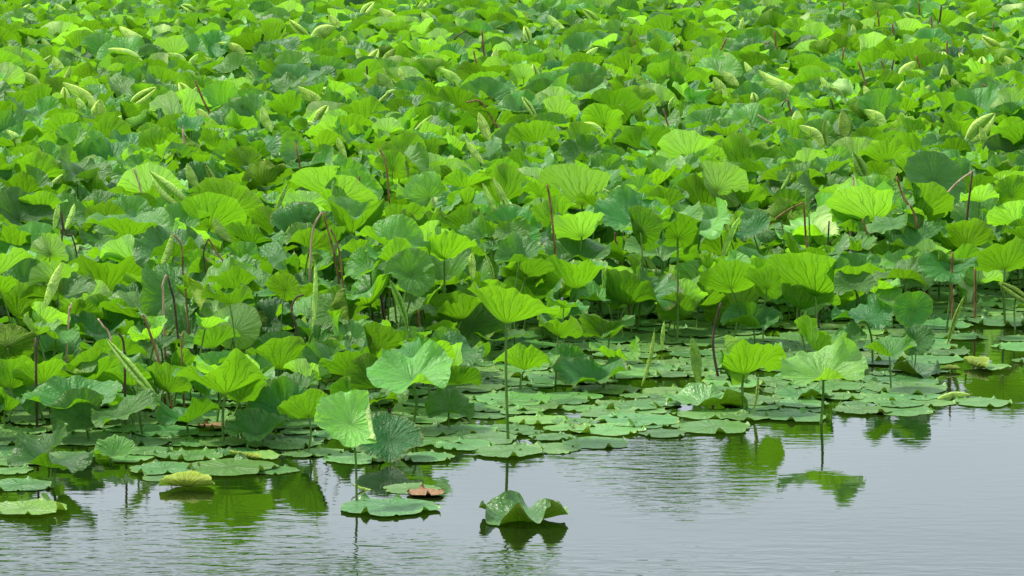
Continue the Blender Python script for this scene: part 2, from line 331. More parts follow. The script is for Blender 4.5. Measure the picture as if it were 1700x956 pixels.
RANGE = {'u': (-1.25, -0.02, -0.26), 'b': (-0.5, 0.5, 0.03), 't': (0.0, 1.35, 0.5), 's': (-0.6, 0.7, 0.1), 'f': (-1.3, 0.1, -0.5), 'r': (-1.0, 1.2, 0.3)}
def stalk_pts(att, base, rg, bow=0.05):
    mid = (np.array(att)*0.5 + np.array(base)*0.5) + np.array([rg.normal(0, bow), rg.normal(0, bow), 0])*0.5
    q = att*0.82 + base*0.18 + (mid - (att + base)/2)*0.6
    return [base + np.array([0, 0, -0.06]), mid, q, att - np.array([0, 0, 0.004])]
def fit_standing(x0, y0, x1, y1, kind, tn, by, h=None, side=0.0, res=(14, 88), seed=0, extra=None, bx=None, own=None):
    """a standing leaf whose outline fills the given box of the photograph, at the distance of its stalk's foot (row by) or for a height h"""
    rg = np.random.default_rng(seed); V0, fl = shape_for(kind, rg, res, extra) if not own else blade(rg, *res, **{k_: v_ for k_, v_ in own.items() if k_ != 'tilt'}); tilt = own.get('tilt') if own else None
    cx, cy = (x0 + x1)/2, (y0 + y1)/2; W, Hh = x1 - x0, y1 - y0
    if by is not None: Y = at_height(cx, by, 0)[1]
    else: Y = at_height(cx, y1 - 0.12*Hh, h if h is not None else 0.62)[1]
    lo, hi, _ = RANGE[kind]; best = None
    if tilt is not None: lo, hi = tilt - 0.12, tilt + 0.12
    for tl in np.linspace(lo, hi, 15):
        V = rot(V0, tl, side); sx_, sy_, _d = project(V*0.25 + np.array([0, Y, 0.8]))
        wr, hr = np.ptp(sx_), np.ptp(sy_); sc = W/wr; err = abs(hr*sc - Hh) + 0.02*abs(tl - _)
        if best is None or err < best[0]: best = (err, tl, sc*0.25)
    V = rot(V0, best[1], side)*best[2]; C = at_dist(cx, cy, Y)
    for _i in range(3):
        a, b_, _d = project(V + C); dx = cx - (a.min() + a.max())/2; dy = cy - (b_.min() + b_.max())/2
        C = C + np.array([dx*Y/F, 0, -dy*Y/F])
    V = V + C; low = V[:, 2].min()
    if low < 0.012: V[:, 2] = np.maximum(V[:, 2], 0.012 + 0.02*(V[:, 2] - low)); C[2] = max(C[2], 0.02)
    p = Plant(); p.kind = kind; p.tone = tn; p.R = best[2]; p.C = C; p.box = (x0, y0, x1, y1); p.Y = Y; p.type = 'leaf'
    tri, quad = faces(*res); p.geo = Geo(V, fl, tri, quad, tone(tn, rg))
    foot = np.array([C[0] + rg.normal(0, 0.02) if bx is None else at_height(bx, by, 0)[0], C[1] + rg.normal(0, 0.02), 0.0])
    rad = 0.0085*min(1.1, best[2]/0.25)
    v, t3, q4 = tube(stalk_pts(C, foot, rg), rad, rad*0.72, 7); p.stalk = Geo(v, None, t3, q4, None); p.foot = foot
    p.label = None; p.lm = None; p.hero = True; plants.append(p); return p

FRONT = ([-300, 0, 250, 450, 600, 700, 800, 900, 1000, 1250, 1450, 1580, 1700, 2000], [730, 722, 716, 704, 682, 648, 606, 572, 556, 548, 545, 512, 492, 480])
def behind_front(x, y, h):                    # ground distance for something h high seen at a pixel, never nearer than the front of the bed
    return max(at_height(x, y, h)[1], at_height(x, np.interp(x, [0, 250, 450, 600, 700, 850, 1000, 1250, 1450, 1700], [700, 690, 670, 640, 610, 540, 512, 508, 495, 480]), 0)[1])
# ------------------------------------------------------------------ standing leaves of the photograph
# box in photo pixels, form, tone, row of the stalk's foot (or None), side lean, label, phrase others can refer to
LEAVES = [
 (775,462,930,542,'u','y',730,.16,'tall lone bright leaf lifted on a long bare stalk rising out of the floating leaves','the tall lone leaf on the long bare stalk'),
 (521,650,627,739,'t','p',835,.30,'light green leaf facing the camera, one pale rim folded over, over open water','the light green leaf with a folded rim over the water'),
 (1292,556,1441,643,'b','p',703,-.05,'light green wavy cup with one tall pointed lobe, mirrored in open water','the wavy cup with a tall pointed lobe'),
 (283,577,458,654,'b','y',733,0,'wide ribbed bright cup with a high middle lobe at the front edge','the wide ribbed cup with a high lobe'),
 (608,565,752,652,'t','p',710,0,'broad pleated light green leaf showing its upper face, a rounded lip in front','the broad pleated leaf'),
 (36,617,203,686,'b','t',722,0,'big bluish ruffled bowl with a bright scalloped lip','the big bluish ruffled bowl'),
 (588,693,704,758,'t','d',762,0,'dark fan-shaped leaf with a pale hub, low over the water','the dark fan with a pale hub'),
 (12,731,160,782,'s','d',812,0,'dark twisted leaf, half folded down, on a short stalk in shadowed water','the dark twisted leaf'),
 (705,640,788,707,'s','d',712,.4,'dark drooping leaf hanging down to the right like a cape','the dark drooping cape leaf'),
 (458,643,548,700,'f','g',748,0,'curled leaf folded over a thick dark green stalk','the curled leaf on the thick stalk'),
 (260,659,365,708,'u','d',722,0,'dark wavy bowl low over brown litter',None),
 (370,676,482,733,'t','d',738,0,'dark smooth leaf lying low beside brown litter','the dark smooth leaf by the litter'),
 (-18,640,52,690,'u','g',712,0,None,None),
 (24,700,115,752,'t','d',772,0,'deeply shaded upright leaf behind the dark twisted leaf',None),
 (150,722,225,760,'t','t',768,-.2,None,None),
 (398,557,530,618,'u','g',660,0,'two-lobed olive cup with dark forked ribs','the two-lobed olive cup'),
 (345,502,435,580,'u','p',640,.1,'pale upright half-round leaf standing like a shell','the pale upright shell leaf'),
 (300,540,400,580,'b','g',650,0,None,None),
 (244,598,318,656,'u','y',700,.2,None,None),
 (160,475,330,536,'b','g',600,0,'very wide dark-ribbed bowl with curled bluish wings','the very wide dark-ribbed bowl'),
 (102,421,248,487,'u','y',570,0,'large glowing cup with a ragged scalloped rim','the large glowing cup'),
 (92,521,222,561,'s','g',620,0,None,None),
 (-14,466,85,544,'u','y',610,.35,'bright fan leaf leaning in at the border of the view','the bright leaning fan'),
 (-20,536,63,616,'u','y',680,0,'bright fluted cup with its stalk visible at the border','the bright fluted cup'),
 (130,556,245,594,'u','g',640,0,None,None),
 (82,583,208,637,'b','g',690,0,None,None),
 (425,617,532,657,'u','g',690,0,None,None),
 (527,573,618,631,'u','g',670,0,None,None),
 (725,606,802,646,'u','g',682,0,None,None),
 (543,518,649,567,'u','y',625,.15,'rounded bright cap leaf with a pale curled tip beside it','the rounded bright cap leaf'),
 (488,530,585,578,'t','t',628,0,None,None),
 (425,492,490,554,'t','d',610,0,'dark quilted leaf standing on edge','the dark quilted leaf on edge'),
 (527,430,659,509,'u','y',590,-.25,'large ribbed leaf rising to a corner, lit from behind','the large ribbed rising leaf'),
 (700,485,812,532,'u','g',588,-.05,None,None),
 (891,516,968,562,'u','y',640,.3,None,None),
 (905,478,978,530,'s','y',620,0,None,None),
 (680,402,786,474,'b','y',560,.2,'two-sided leaf, smooth upper face behind a bright lip','the smooth two-sided leaf'),
 (605,395,684,432,'u','y',None,0,None,None),
 (708,382,792,432,'u','y',None,0,None,None),
 (543,345,640,392,'u','g',None,0,'dark-veined round bowl with a bluish rim','the dark-veined round bowl'),
 (655,347,768,393,'u','y',None,.1,None,None),
 (668,278,753,352,'t','p',None,0,'pale round dish facing the camera with a rolled edge','the pale round dish'),
 (757,270,882,345,'u','y',None,0,'large ribbed leaf behind a pair of long rolled leaves','the large leaf behind the rolled pair'),
 (478,268,580,333,'f','p',None,0,'two-toned leaf, one half folded up and pale as cloth','the two-toned folded leaf'),
 (550,289,629,350,'f','p',None,.3,'pale leaf folded like a tent over a short red stalk','the pale tent leaf'),
 (400,262,489,313,'u','y',None,-.1,None,None),
 (373,242,445,300,'u','y',None,0,None,None),
 (620,248,676,298,'u','y',None,.2,None,None),
 (892,272,1016,346,'u','p',None,.15,'large fan leaf, its far half bleached yellow-green','the large bleached fan'),
 (1022,257,1138,313,'u','y',None,0,'scallop-edged fan with dark radiating ribs','the scallop-edged fan'),
 (985,308,1112,388,'t','t',None,0,'large bluish leaf with soft folds, half hidden','the large bluish folded leaf'),
 (915,350,1004,410,'f','p',515,0,'upright pale leaf with one edge rolled into a tube','the upright leaf with a tube-rolled edge'),
 (874,387,1036,448,'b','g',520,.05,'wide spreading cup with bluish wings, above a thin stalk','the wide winged cup'),
 (1096,327,1211,398,'t','p',None,.1,'broad round light green leaf facing up, a curled bright lobe in front','the broad round light leaf'),
 (1088,352,1162,420,'r','g',None,.2,'dark leaf with two pale rolled rims','the dark leaf with rolled rims'),
 (1035,383,1166,442,'t','g',530,.15,None,None),
 (1160,266,1244,346,'f','p',None,0,'pale upright folded leaf with a crinkled back','the pale crinkled folded leaf'),
 (1160,430,1263,487,'u','y',566,-.05,'glowing half-round leaf with fine dark ribs','the glowing half-round leaf'),
 (1230,440,1300,500,'u','g',575,0,None,None),
 (1270,416,1386,500,'f','y',570,.25,'bright round leaf folded down one side, dark ribs meeting at its stalk','the bright one-side-folded leaf'),
 (1286,465,1395,512,'u','g',565,0,None,None),
 (1499,251,1606,339,'t','g',None,.6,'large smooth oval leaf turned face-on, deep green centre','the large smooth oval leaf'),
 (1422,226,1514,289,'b','g',None,0,'bowl with a smooth bluish hollow and a bright lip',None),
 (1374,300,1481,370,'f','p',None,.1,'leaf with one pale half swept up like a wing','the pale wing leaf'),
 (1268,336,1396,393,'t','p',None,0,'light green leaf behind a bent brown stalk',None),
 (1293,389,1413,441,'u','g',510,0,None,None),
 (1385,386,1458,431,'t','g',500,0,None,None),
 (1460,366,1577,421,'b','t',None,0,'bluish ruffled dish with a thick curled lip','the bluish ruffled dish'),
 (1560,360,1650,413,'u','y',None,0,None,None),
 (1602,390,1726,453,'u','y',540,-.1,'bright wavy fan cut by the border of the view','the bright wavy fan'),
 (1450,424,1548,482,'s','g',545,0,'saddle-shaped leaf with a rolling scalloped edge','the saddle-shaped leaf'),
 (1525,412,1623,473,'t','g',None,0,'flat grey-green leaf behind two brown stalks','the flat leaf behind the brown stalks'),
 (1376,450,1458,489,'t','t',540,0,None,None),
 (1382,489,1484,546,'t','t',604,-.05,'domed bluish leaf with a folded bright flap','the domed bluish leaf'),
 (1482,478,1549,548,'t','t',612,-.3,'leaf rising to a sharp point over the floating leaves','the sharp pointed leaf'),
 (1317,540,1413,583,'u','y',620,0,None,None),
 (1432,553,1523,595,'u','y',646,0,'small bright cup on its own short stalk','the small bright cup'),
 (1498,540,1554,590,'t','g',622,-.2,None,None),
 (1385,535,1440,575,'t','t',612,0,None,None),
 (1190,572,1308,623,'b','y',680,0,'yellowish crinkled cup over a yellow floating leaf','the yellowish crinkled cup'),
 (1005,457,1134,504,'b','g',560,0,'cup with one small curled ear on a straight stalk','the cup with a curled ear'),
 (1088,484,1160,534,'f','g',566,.2,'drooping leaf folded like a hood','the hooded leaf'),
 (960,520,1055,561,'u','y',605,0,None,None),
 (978,558,1063,599,'u','y',632,.1,None,None),
 (919,590,1043,641,'t','d',645,0,'broad dark leaf with a ridge, resting near the water','the broad dark ridged leaf'),
 (895,570,980,616,'t','d',628,0,None,None),
 (818,568,930,615,'b','y',647,0,'bright shallow cup beside the tall bare stalk','the bright shallow cup'),
 (1196,500,1300,549,'b','g',578,0,None,None),
 (-15,272,88,326,'u','y',None,0,None,None),
 (-8,308,98,384,'t','d',None,.1,'dark crinkled leaf with a wrinkled middle at the border','the dark crinkled leaf'),
 (122,282,222,329,'u','g',None,0,None,None),
 (208,262,266,302,'u','y',None,0,None,None),
 (140,332,283,404,'b','y',None,0,'wide bright cup in two halves, one swept high','the wide two-part cup'),
 (290,317,411,397,'u','y',None,.22,'big bright fan sweeping down to one side','the big bright sweeping fan'),
 (50,385,114,442,'u','p',None,.4,None,None),
 (340,440,440,480,'b','g',None,0,None,None),
 (440,452,500,500,'u','y',None,0,None,None),
 (335,470,420,505,'u','g',None,0,None,None),
 (820,385,905,440,'t','t',None,0,'bluish leaf with a wavy hem in a dark gap','the bluish leaf in the dark gap'),
 (1182,228,1327,280,'u','g',None,0,'very wide dark-ribbed fan spread flat','the very wide dark-ribbed fan'),
 (1476,186,1561,232,'u','y',None,0,None,None),
 (1470,225,1566,260,'u','g',None,0,None,None),
 (1630,220,1712,262,'b','d',None,0,'dark bowl with a bright scalloped rim at the border',None),
 (1375,130,1426,170,'u','p',None,0,None,None),
 (1115,138,1182,184,'u','p',None,-.2,None,None),
 (1593,98,1650,131,'u','p',None,0,None,None),
 (1295,28,1346,62,'u','y',None,0,None,None),
 (1343,64,1391,96,'u','y',None,.2,None,None),
 (1360,92,1423,126,'t','t',None,.1,None,None),
 (1410,80,1502,112,'u','y',None,0,None,None),
 (1223,84,1291,120,'u','g',None,0,None,None),
 (1450,174,1512,206,'u','y',None,0,None,None),
 (1650,290,1715,350,'u','y',None,0,'yellowish upright leaf at the border with a torn tip',None),
 (1018,205,1116,256,'u','g',None,0,'dark ribbed fan beside a leaning brown stalk','the dark ribbed fan'),
 (925,222,999,278,'t','d',None,0,'smooth dark leaf facing the camera','the smooth dark leaf'),
 (838,200,930,255,'u','y',None,0,None,None),
 (900,158,964,206,'f','p',None,0,None,None),
 (963,170,1036,221,'u','y',None,.15,None,None),
 (845,105,888,143,'u','p',None,0,None,None),
 (790,125,860,160,'t','g',None,0,None,None),
 (720,142,797,196,'u','g',None,0,None,None),
 (652,195,740,236,'u','p',None,0,'pale half-round fan with a bright rim','the pale half-round fan'),
 (565,158,656,212,'u','y',None,0,'large upright fan with fine dark ribs','the large upright fan'),
 (592,125,669,157,'u','y',None,0,None,None),
 (842,4,897,34,'t','t',None,.1,None,None),
 (620,70,656,102,'u','y',None,0,None,None),
 (228,208,307,258,'u','y',None,0,'rounded fan beside a long dead stalk','the rounded fan'),
 (7,164,109,210,'b','g',None,0,'broad bowl with a smooth back wall','the broad smooth bowl'),
 (203,179,267,224,'u','y',None,.2,None,None),
 (293,118,358,163,'u','g',None,0,'round leaf crossed by a leaning dead stalk','the round leaf with the leaning stalk'),
 (142,225,223,279,'b','t',None,0,None,None),
 (330,48,382,102,'t','t',None,0,None,None),
 (395,138,457,172,'u','y',None,0,None,None),
 (442,148,502,198,'u','g',None,0,None,None),
 (527,148,576,190,'t','t',None,0,None,None),
 (240,20,292,52,'u','p',None,0,None,None),
]
P2 = math.pi/2
OWN = {   # leaves whose form is copied lobe by lobe: peaks are (rise, direction, width), 0 = right, P2 = away from the camera
 (775, 462): dict(tilt=-.12, cup=.72, lobes=.05, ripple=.22, droop=.35, peaks=((.30, 3.0, .6), (-.22, .2, .5), (.2, -1.6, .6))),
 (521, 650): dict(tilt=.78, cup=.42, lobes=.12, ripple=.28, droop=.1, bends=((0.35, .52, .11, 2.7),)),
 (1292, 556): dict(tilt=.25, cup=.42, lobes=.05, ripple=.22, droop=.3, peaks=((1.0, .85, .28), (.9, -1.5, .55), (-.3, -.6, .3), (.5, math.pi, .3), (-.3, 2.2, .4))),
 (283, 577): dict(tilt=-.15, cup=.62, lobes=.05, ripple=.2, droop=.45, peaks=((.85, -1.25, .3), (.3, -2.3, .3), (-.35, -.6, .3), (-.25, -1.9, .25), (.2, .2, .3))),
 (608, 565): dict(tilt=.50, cup=.34, lobes=.05, ripple=.15, droop=.25, peaks=((.7, 1.1, .3), (.35, 2.2, .4), (.9, -1.3, .3), (-.5, 1.6, .25), (.4, 0, .4))),
 (36, 617): dict(tilt=.12, cup=.42, lobes=.08, ripple=.25, droop=.3, peaks=((.7, -1.25, .45), (.6, -2.5, .3), (.4, .0, .4), (.4, 2.1, .4))),
 (588, 693): dict(tilt=.65, cup=.24, lobes=.05, ripple=.16, droop=.15, peaks=((-.3, -1.57, .3), (.4, -.9, .25))),
 (1374, 300): dict(cup=.4, lobes=.05, ripple=.15, droop=.1, bends=((0.15, .02, .34, 1.75),)),
 (478, 268): dict(cup=.5, lobes=.05, ripple=.1, droop=.1, bends=((0.1, -.05, .34, 1.9),)),
 (1270, 416): dict(cup=.5, lobes=.05, ripple=.1, droop=.15, bends=((-0.1, .22, .25, 1.9),)),
 (140, 332): dict(tilt=-.1, cup=.6, lobes=.05, ripple=.25, droop=.4, peaks=((.7, .5, .35), (-.5, -.5, .25), (.4, -2.0, .4), (.4, .0, .2))),
 (102, 421): dict(cup=.62, lobes=.05, ripple=.22, droop=.35, peaks=((.35, -.7, .4), (-.35, -1.4, .25), (.15, -2.2, .3))),
 (1499, 251): dict(tilt=.9, cup=.22, lobes=.05, ripple=.10, droop=.15),
 (1602, 390): dict(cup=.6, lobes=.05, ripple=.25, droop=.4, peaks=((.6, -.9, .4), (-.4, -2.0, .4))),
 (1432, 553): dict(tilt=-.02, cup=.6, lobes=.05, ripple=.2, droop=.4, peaks=((.7, -2.2, .4), (-.4, -1.45, .2), (.4, -.7, .4), (.9, .5, .4))),
 (160, 475): dict(tilt=-.05, cup=.62, lobes=.05, ripple=.3, droop=.5, peaks=((.5, -2.1, .3), (.5, -.9, .3), (-.4, -1.5, .2), (-.5, 3.0, .3), (-.4, -.1, .3))),
 (1160, 430): dict(cup=.6, lobes=.04, ripple=.08, droop=.1), (345, 502): dict(cup=.45, lobes=.03, ripple=.06, droop=.05),
 (892, 272): dict(cup=.5, lobes=.05, ripple=.12, droop=.1, bends=((.3, .1, .6, 1.0),)), (290, 317): dict(cup=.5, lobes=.05, ripple=.12, droop=.1),
 (874, 387): dict(tilt=.05, cup=.6, lobes=.05, ripple=.25, droop=.7, peaks=((-.3, -2.4, .3), (.4, -1.5, .4), (.6, -.5, .3), (-.5, .1, .3), (-.4, 3.1, .3))),
 (1482, 478): dict(cup=.15, lobes=.05, ripple=.1, droop=.1, peaks=((.8, 1.3, .3), (.5, -1.6, .5))),
}
for i, (x0, y0, x1, y1, k, tn, by, side, lab, lm) in enumerate(LEAVES):
    h = None
    if by is None: h = 0.56 + 0.12*((i*37) % 10)/10 if not (x0 > 1250 and y1 > 380) else 0.38
    p = fit_standing(x0, y0, x1, y1, k, tn, by, h, side, seed=100 + i, own=OWN.get((x0, y0)))
    p.label, p.lm = lab, lm

# ------------------------------------------------------------------ rolled leaves: upper end, lower end, width, tone, cone, foot row
ROLLS = [
 (175,562,265,668,20,'p',0.3,722,'long pale spindle leaf slanting down over its stalk near the front','the long slanting spindle leaf'),
 (100,436,70,514,20,'p',0,None,'fat crinkled roll hanging beside a bright leaf','the fat crinkled roll'),
 (524,435,519,549,11,'p',0,None,'slim upright roll with dark stitched seam','the slim stitched roll'),
 (648,462,679,545,15,'g',0,640,'dark folded roll tilted on a thin green stalk',None),
 (1229,360,1199,433,17,'p',0,None,'pointed double roll standing tall and pale','the pointed double roll'),
 (1196,346,1214,400,9,'p',0,None,None,None), (98,337,90,384,11,'p',0,None,None,None), (124,337,107,382,13,'p',0,None,None,None),
 (313,270,334,322,22,'g',0,None,None,None), (342,272,367,316,13,'g',0,None,None,None), (288,386,265,450,16,'g',0,None,None,None),
 (355,360,384,402,28,'d',0.4,None,'dark conical roll in front of the big sweeping fan',None),
 (803,302,833,372,13,'p',0,None,'longer roll of a pale pair',None), (817,293,848,356,13,'p',0,None,None,None),
 (783,418,785,464,15,'p',0,None,None,None), (806,420,821,474,10,'p',0,None,None,None), (478,303,456,356,8,'g',0,None,None,None),
 (666,248,679,294,8,'g',0,None,None,None), (774,232,806,274,14,'p',0,None,None,None),
 (1089,545,1067,642,9,'g',0,646,'thin leaning spear leaf growing straight out of the water','the thin leaning spear leaf'),
 (1101,532,1097,583,8,'p',0,586,'short upright spear leaf beside the leaning spear',None),
 (1149,558,1160,640,21,'g',0,650,'fat dark bud-like roll standing in the water','the fat dark standing roll'),
 (1260,620,1251,687,7,'p',0,690,'thin pale spear leaf at the edge of the floating leaves','the thin pale spear'),
 (1600,490,1571,572,9,'g',0,578,'twisted green spear leaf over the clear channel','the twisted green spear'),
 (1655,470,1708,506,25,'g',0.3,548,'thick rolled leaf lying across its stalk at the border',None),
 (1339,515,1327,556,8,'g',0,600,None,None), (1314,284,1293,320,10,'g',0,None,None,None), (1341,310,1343,354,10,'d',0,None,None,None),
 (1415,252,1438,300,22,'g',0,None,None,None),
 (246,286,314,350,40,'p',0.5,None,'large pale crinkled cone leaf, bleached almost white','the large pale cone leaf'),
 (106,286,76,314,16,'p',0,None,None,None), (1034,390,1097,458,24,'g',0.4,None,'two-toned rolled cone beside the winged cup','the two-toned cone'),
 (198,42,256,78,24,'p',0.3,None,'plump pale roll, highest of the large ones','the plump pale roll'),
 (177,84,239,110,22,'p',0.3,None,'pale roll lying almost level','the nearly level pale roll'),
 (362,70,415,104,21,'p',0.4,None,'pale rolled leaf arching over bluish leaves','the arching pale roll'),
 (104,137,164,184,21,'p',0.5,None,'pale pointed cone leaf leaning down','the leaning pale cone'),
 (126,162,141,196,12,'p',0,None,None,None), (262,146,214,180,17,'p',0.2,None,None,None),
 (493,145,541,189,22,'p',0.5,None,'folded pale cone against a dark ribbed leaf','the folded pale cone'),
 (435,175,453,220,16,'p',0.3,None,None,None), (556,44,513,72,19,'p',0,None,None,None), (547,24,567,58,15,'p',0.3,None,None,None),
 (480,32,516,62,13,'p',0,None,None,None), (92,6,114,22,10,'p',0,None,None,None), (330,90,312,113,8,'p',0,None,None,None),
 (412,116,422,146,13,'p',0,None,None,None), (88,94,109,120,12,'p',0,None,None,None), (40,120,68,152,12,'p',0,None,None,None),
 (629,14,667,38,15,'p',0.2,None,None,None), (622,3,599,36,14,'p',0,None,None,None), (910,25,941,55,15,'p',0.3,None,'short pale roll above a dark hollow','the short pale roll'),
 (869,43,878,73,11,'p',0,None,None,None), (968,14,996,40,12,'p',0.3,None,None,None), (729,114,771,148,15,'p',0.2,None,None,None),
 (663,112,670,138,7,'p',0,None,None,None), (796,186,815,234,15,'p',0.2,None,None,None), (865,160,891,199,9,'p',0,None,None,None),
 (993,78,966,100,9,'p',0,None,None,None), (1121,64,1151,97,19,'p',0.5,None,None,None), (592,80,597,104,8,'p',0,None,None,None),
 (1257,120,1341,156,23,'p',0.3,None,'longest pale roll, lying level among distant leaves','the longest pale roll'),
 (1199,118,1227,142,15,'p',0.3,None,None,None), (1325,208,1366,247,26,'p',0.6,None,'pale cone with a dark ribbed leaf behind it','the pale cone by the dark fan'),
 (1629,60,1667,84,15,'p',0.2,None,None,None), (1434,142,1441,174,11,'p',0,None,None,None), (1184,128,1207,164,16,'p',0.3,None,None,None),
 (1400,183,1411,238,18,'g',0,None,'wide seamed roll standing upright in the middle distance',None), (1370,198,1374,244,9,'g',0,None,None,None),
 (1377,163,1380,194,9,'d',0,None,None,None), (1652,188,1603,240,27,'p',0.3,None,'broad bleached fold slanting up','the broad bleached fold'),
 (1250,153,1253,176,11,'p',0,None,None,None), (1667,93,1692,118,13,'p',0.3,None,None,None), (1235,28,1230,60,7,'p',0,None,None,None),
 (1416,40,1419,62,7,'p',0,None,None,None), (1433,42,1439,62,7,'p',0,None,None,None), (1622,20,1600,40,9,'p',0,None,None,None),
 (1120,160,1113,190,9,'p',0,None,None,None), (700,20,720,44,12,'p',0.3,None,None,None), (45,60,66,84,11,'p',0.2,None,None,None),
 (1500,20,1524,40,12,'p',0.2,None,None,None), (1040,30,1062,48,13,'p',0.3,None,None,None), (300,8,326,24,12,'p',0.2,None,None,None),
 (1580,130,1600,156,12,'p',0.2,None,None,None), (10,215,34,244,14,'p',0.3,None,None,None), (560,228,575,262,10,'p',0,None,None,None),
]
def add_roll(x0, y0, x1, y1, wd, tn, cone, by, lab, lm, seed, hero=True, h=None, Ydist=None):
    rg = np.random.default_rng(seed)
    cx, cy = (x0 + x1)/2, (y0 + y1)/2
    Y = Ydist if Ydist else (at_height(x1, by, 0)[1] if by else behind_front(cx, max(y0, y1) - 10, h if h else float(np.interp(y0, [380, 480], [0.66, 0.42]))))
    A, B = at_dist(x0, y0, Y + rg.normal(0, 0.02)), at_dist(x1, y1, Y + rg.normal(0, 0.05)); ax = A - B; L = np.linalg.norm(ax); ax /= L
    V, fl, tri, quad = roll_sheet(rg, L, wd*(1.0 if Y < 30 else 1.45)*Y/F, cone, turns=rg.uniform(1.5, 2.2))
    view = (A + B)/2 - np.array([0, 0, H]); view /= np.linalg.norm(view)
    spin = rg.uniform(-0.9, 0.9); nz = view - ax*np.dot(view, ax); nz /= np.linalg.norm(nz); nx = np.cross(ax, nz)
    z2 = nz*math.cos(spin) + nx*math.sin(spin); x2 = np.cross(ax, z2)   # the rolled seams face away, or to one side
    if rg.random() < 0.35: z2 = -z2; x2 = -x2
    Vw = (A + B)/2 + V[:, :1]*x2 + V[:, 1:2]*ax + V[:, 2:]*z2
    p = Plant(); p.type = 'roll'; p.kind = 'roll'; p.tone = tn; p.Y = Y; p.C = (A + B)/2; p.R = L/2
    p.box = (min(x0, x1) - 4, min(y0, y1), max(x0, x1) + 4, max(y0, y1)); a_, v_ = TONES[tn]
    p.geo = Geo(Vw, fl, tri, quad, (float(np.clip(a_ - 0.1*rg.random(), 0, 1)), v_*rg.uniform(0.88, 1.1), rg.random()*0.8))
    upright = abs(ax[2]) > 0.9
    att = (B if upright else (A + B)/2 - ax*L*0.1) + z2*0.002
    foot = np.array([att[0] + rg.normal(0, 0.05) - 0.1*(ax[0] if upright else 0), att[1] + rg.normal(0, 0.03), 0.0])
    v, t3, q4 = tube(stalk_pts(att, foot, rg), 0.007, 0.0055, 6); p.stalk = Geo(v, None, t3, q4, None); p.foot = foot
    if att[2] < 0.1: p.stalk = None; 
    p.label, p.lm, p.hero = lab, lm, hero; p.steep = abs(ax[2]); p.length = L; plants.append(p); return p
for i, r in enumerate(ROLLS): add_roll(*r, seed=900 + i)

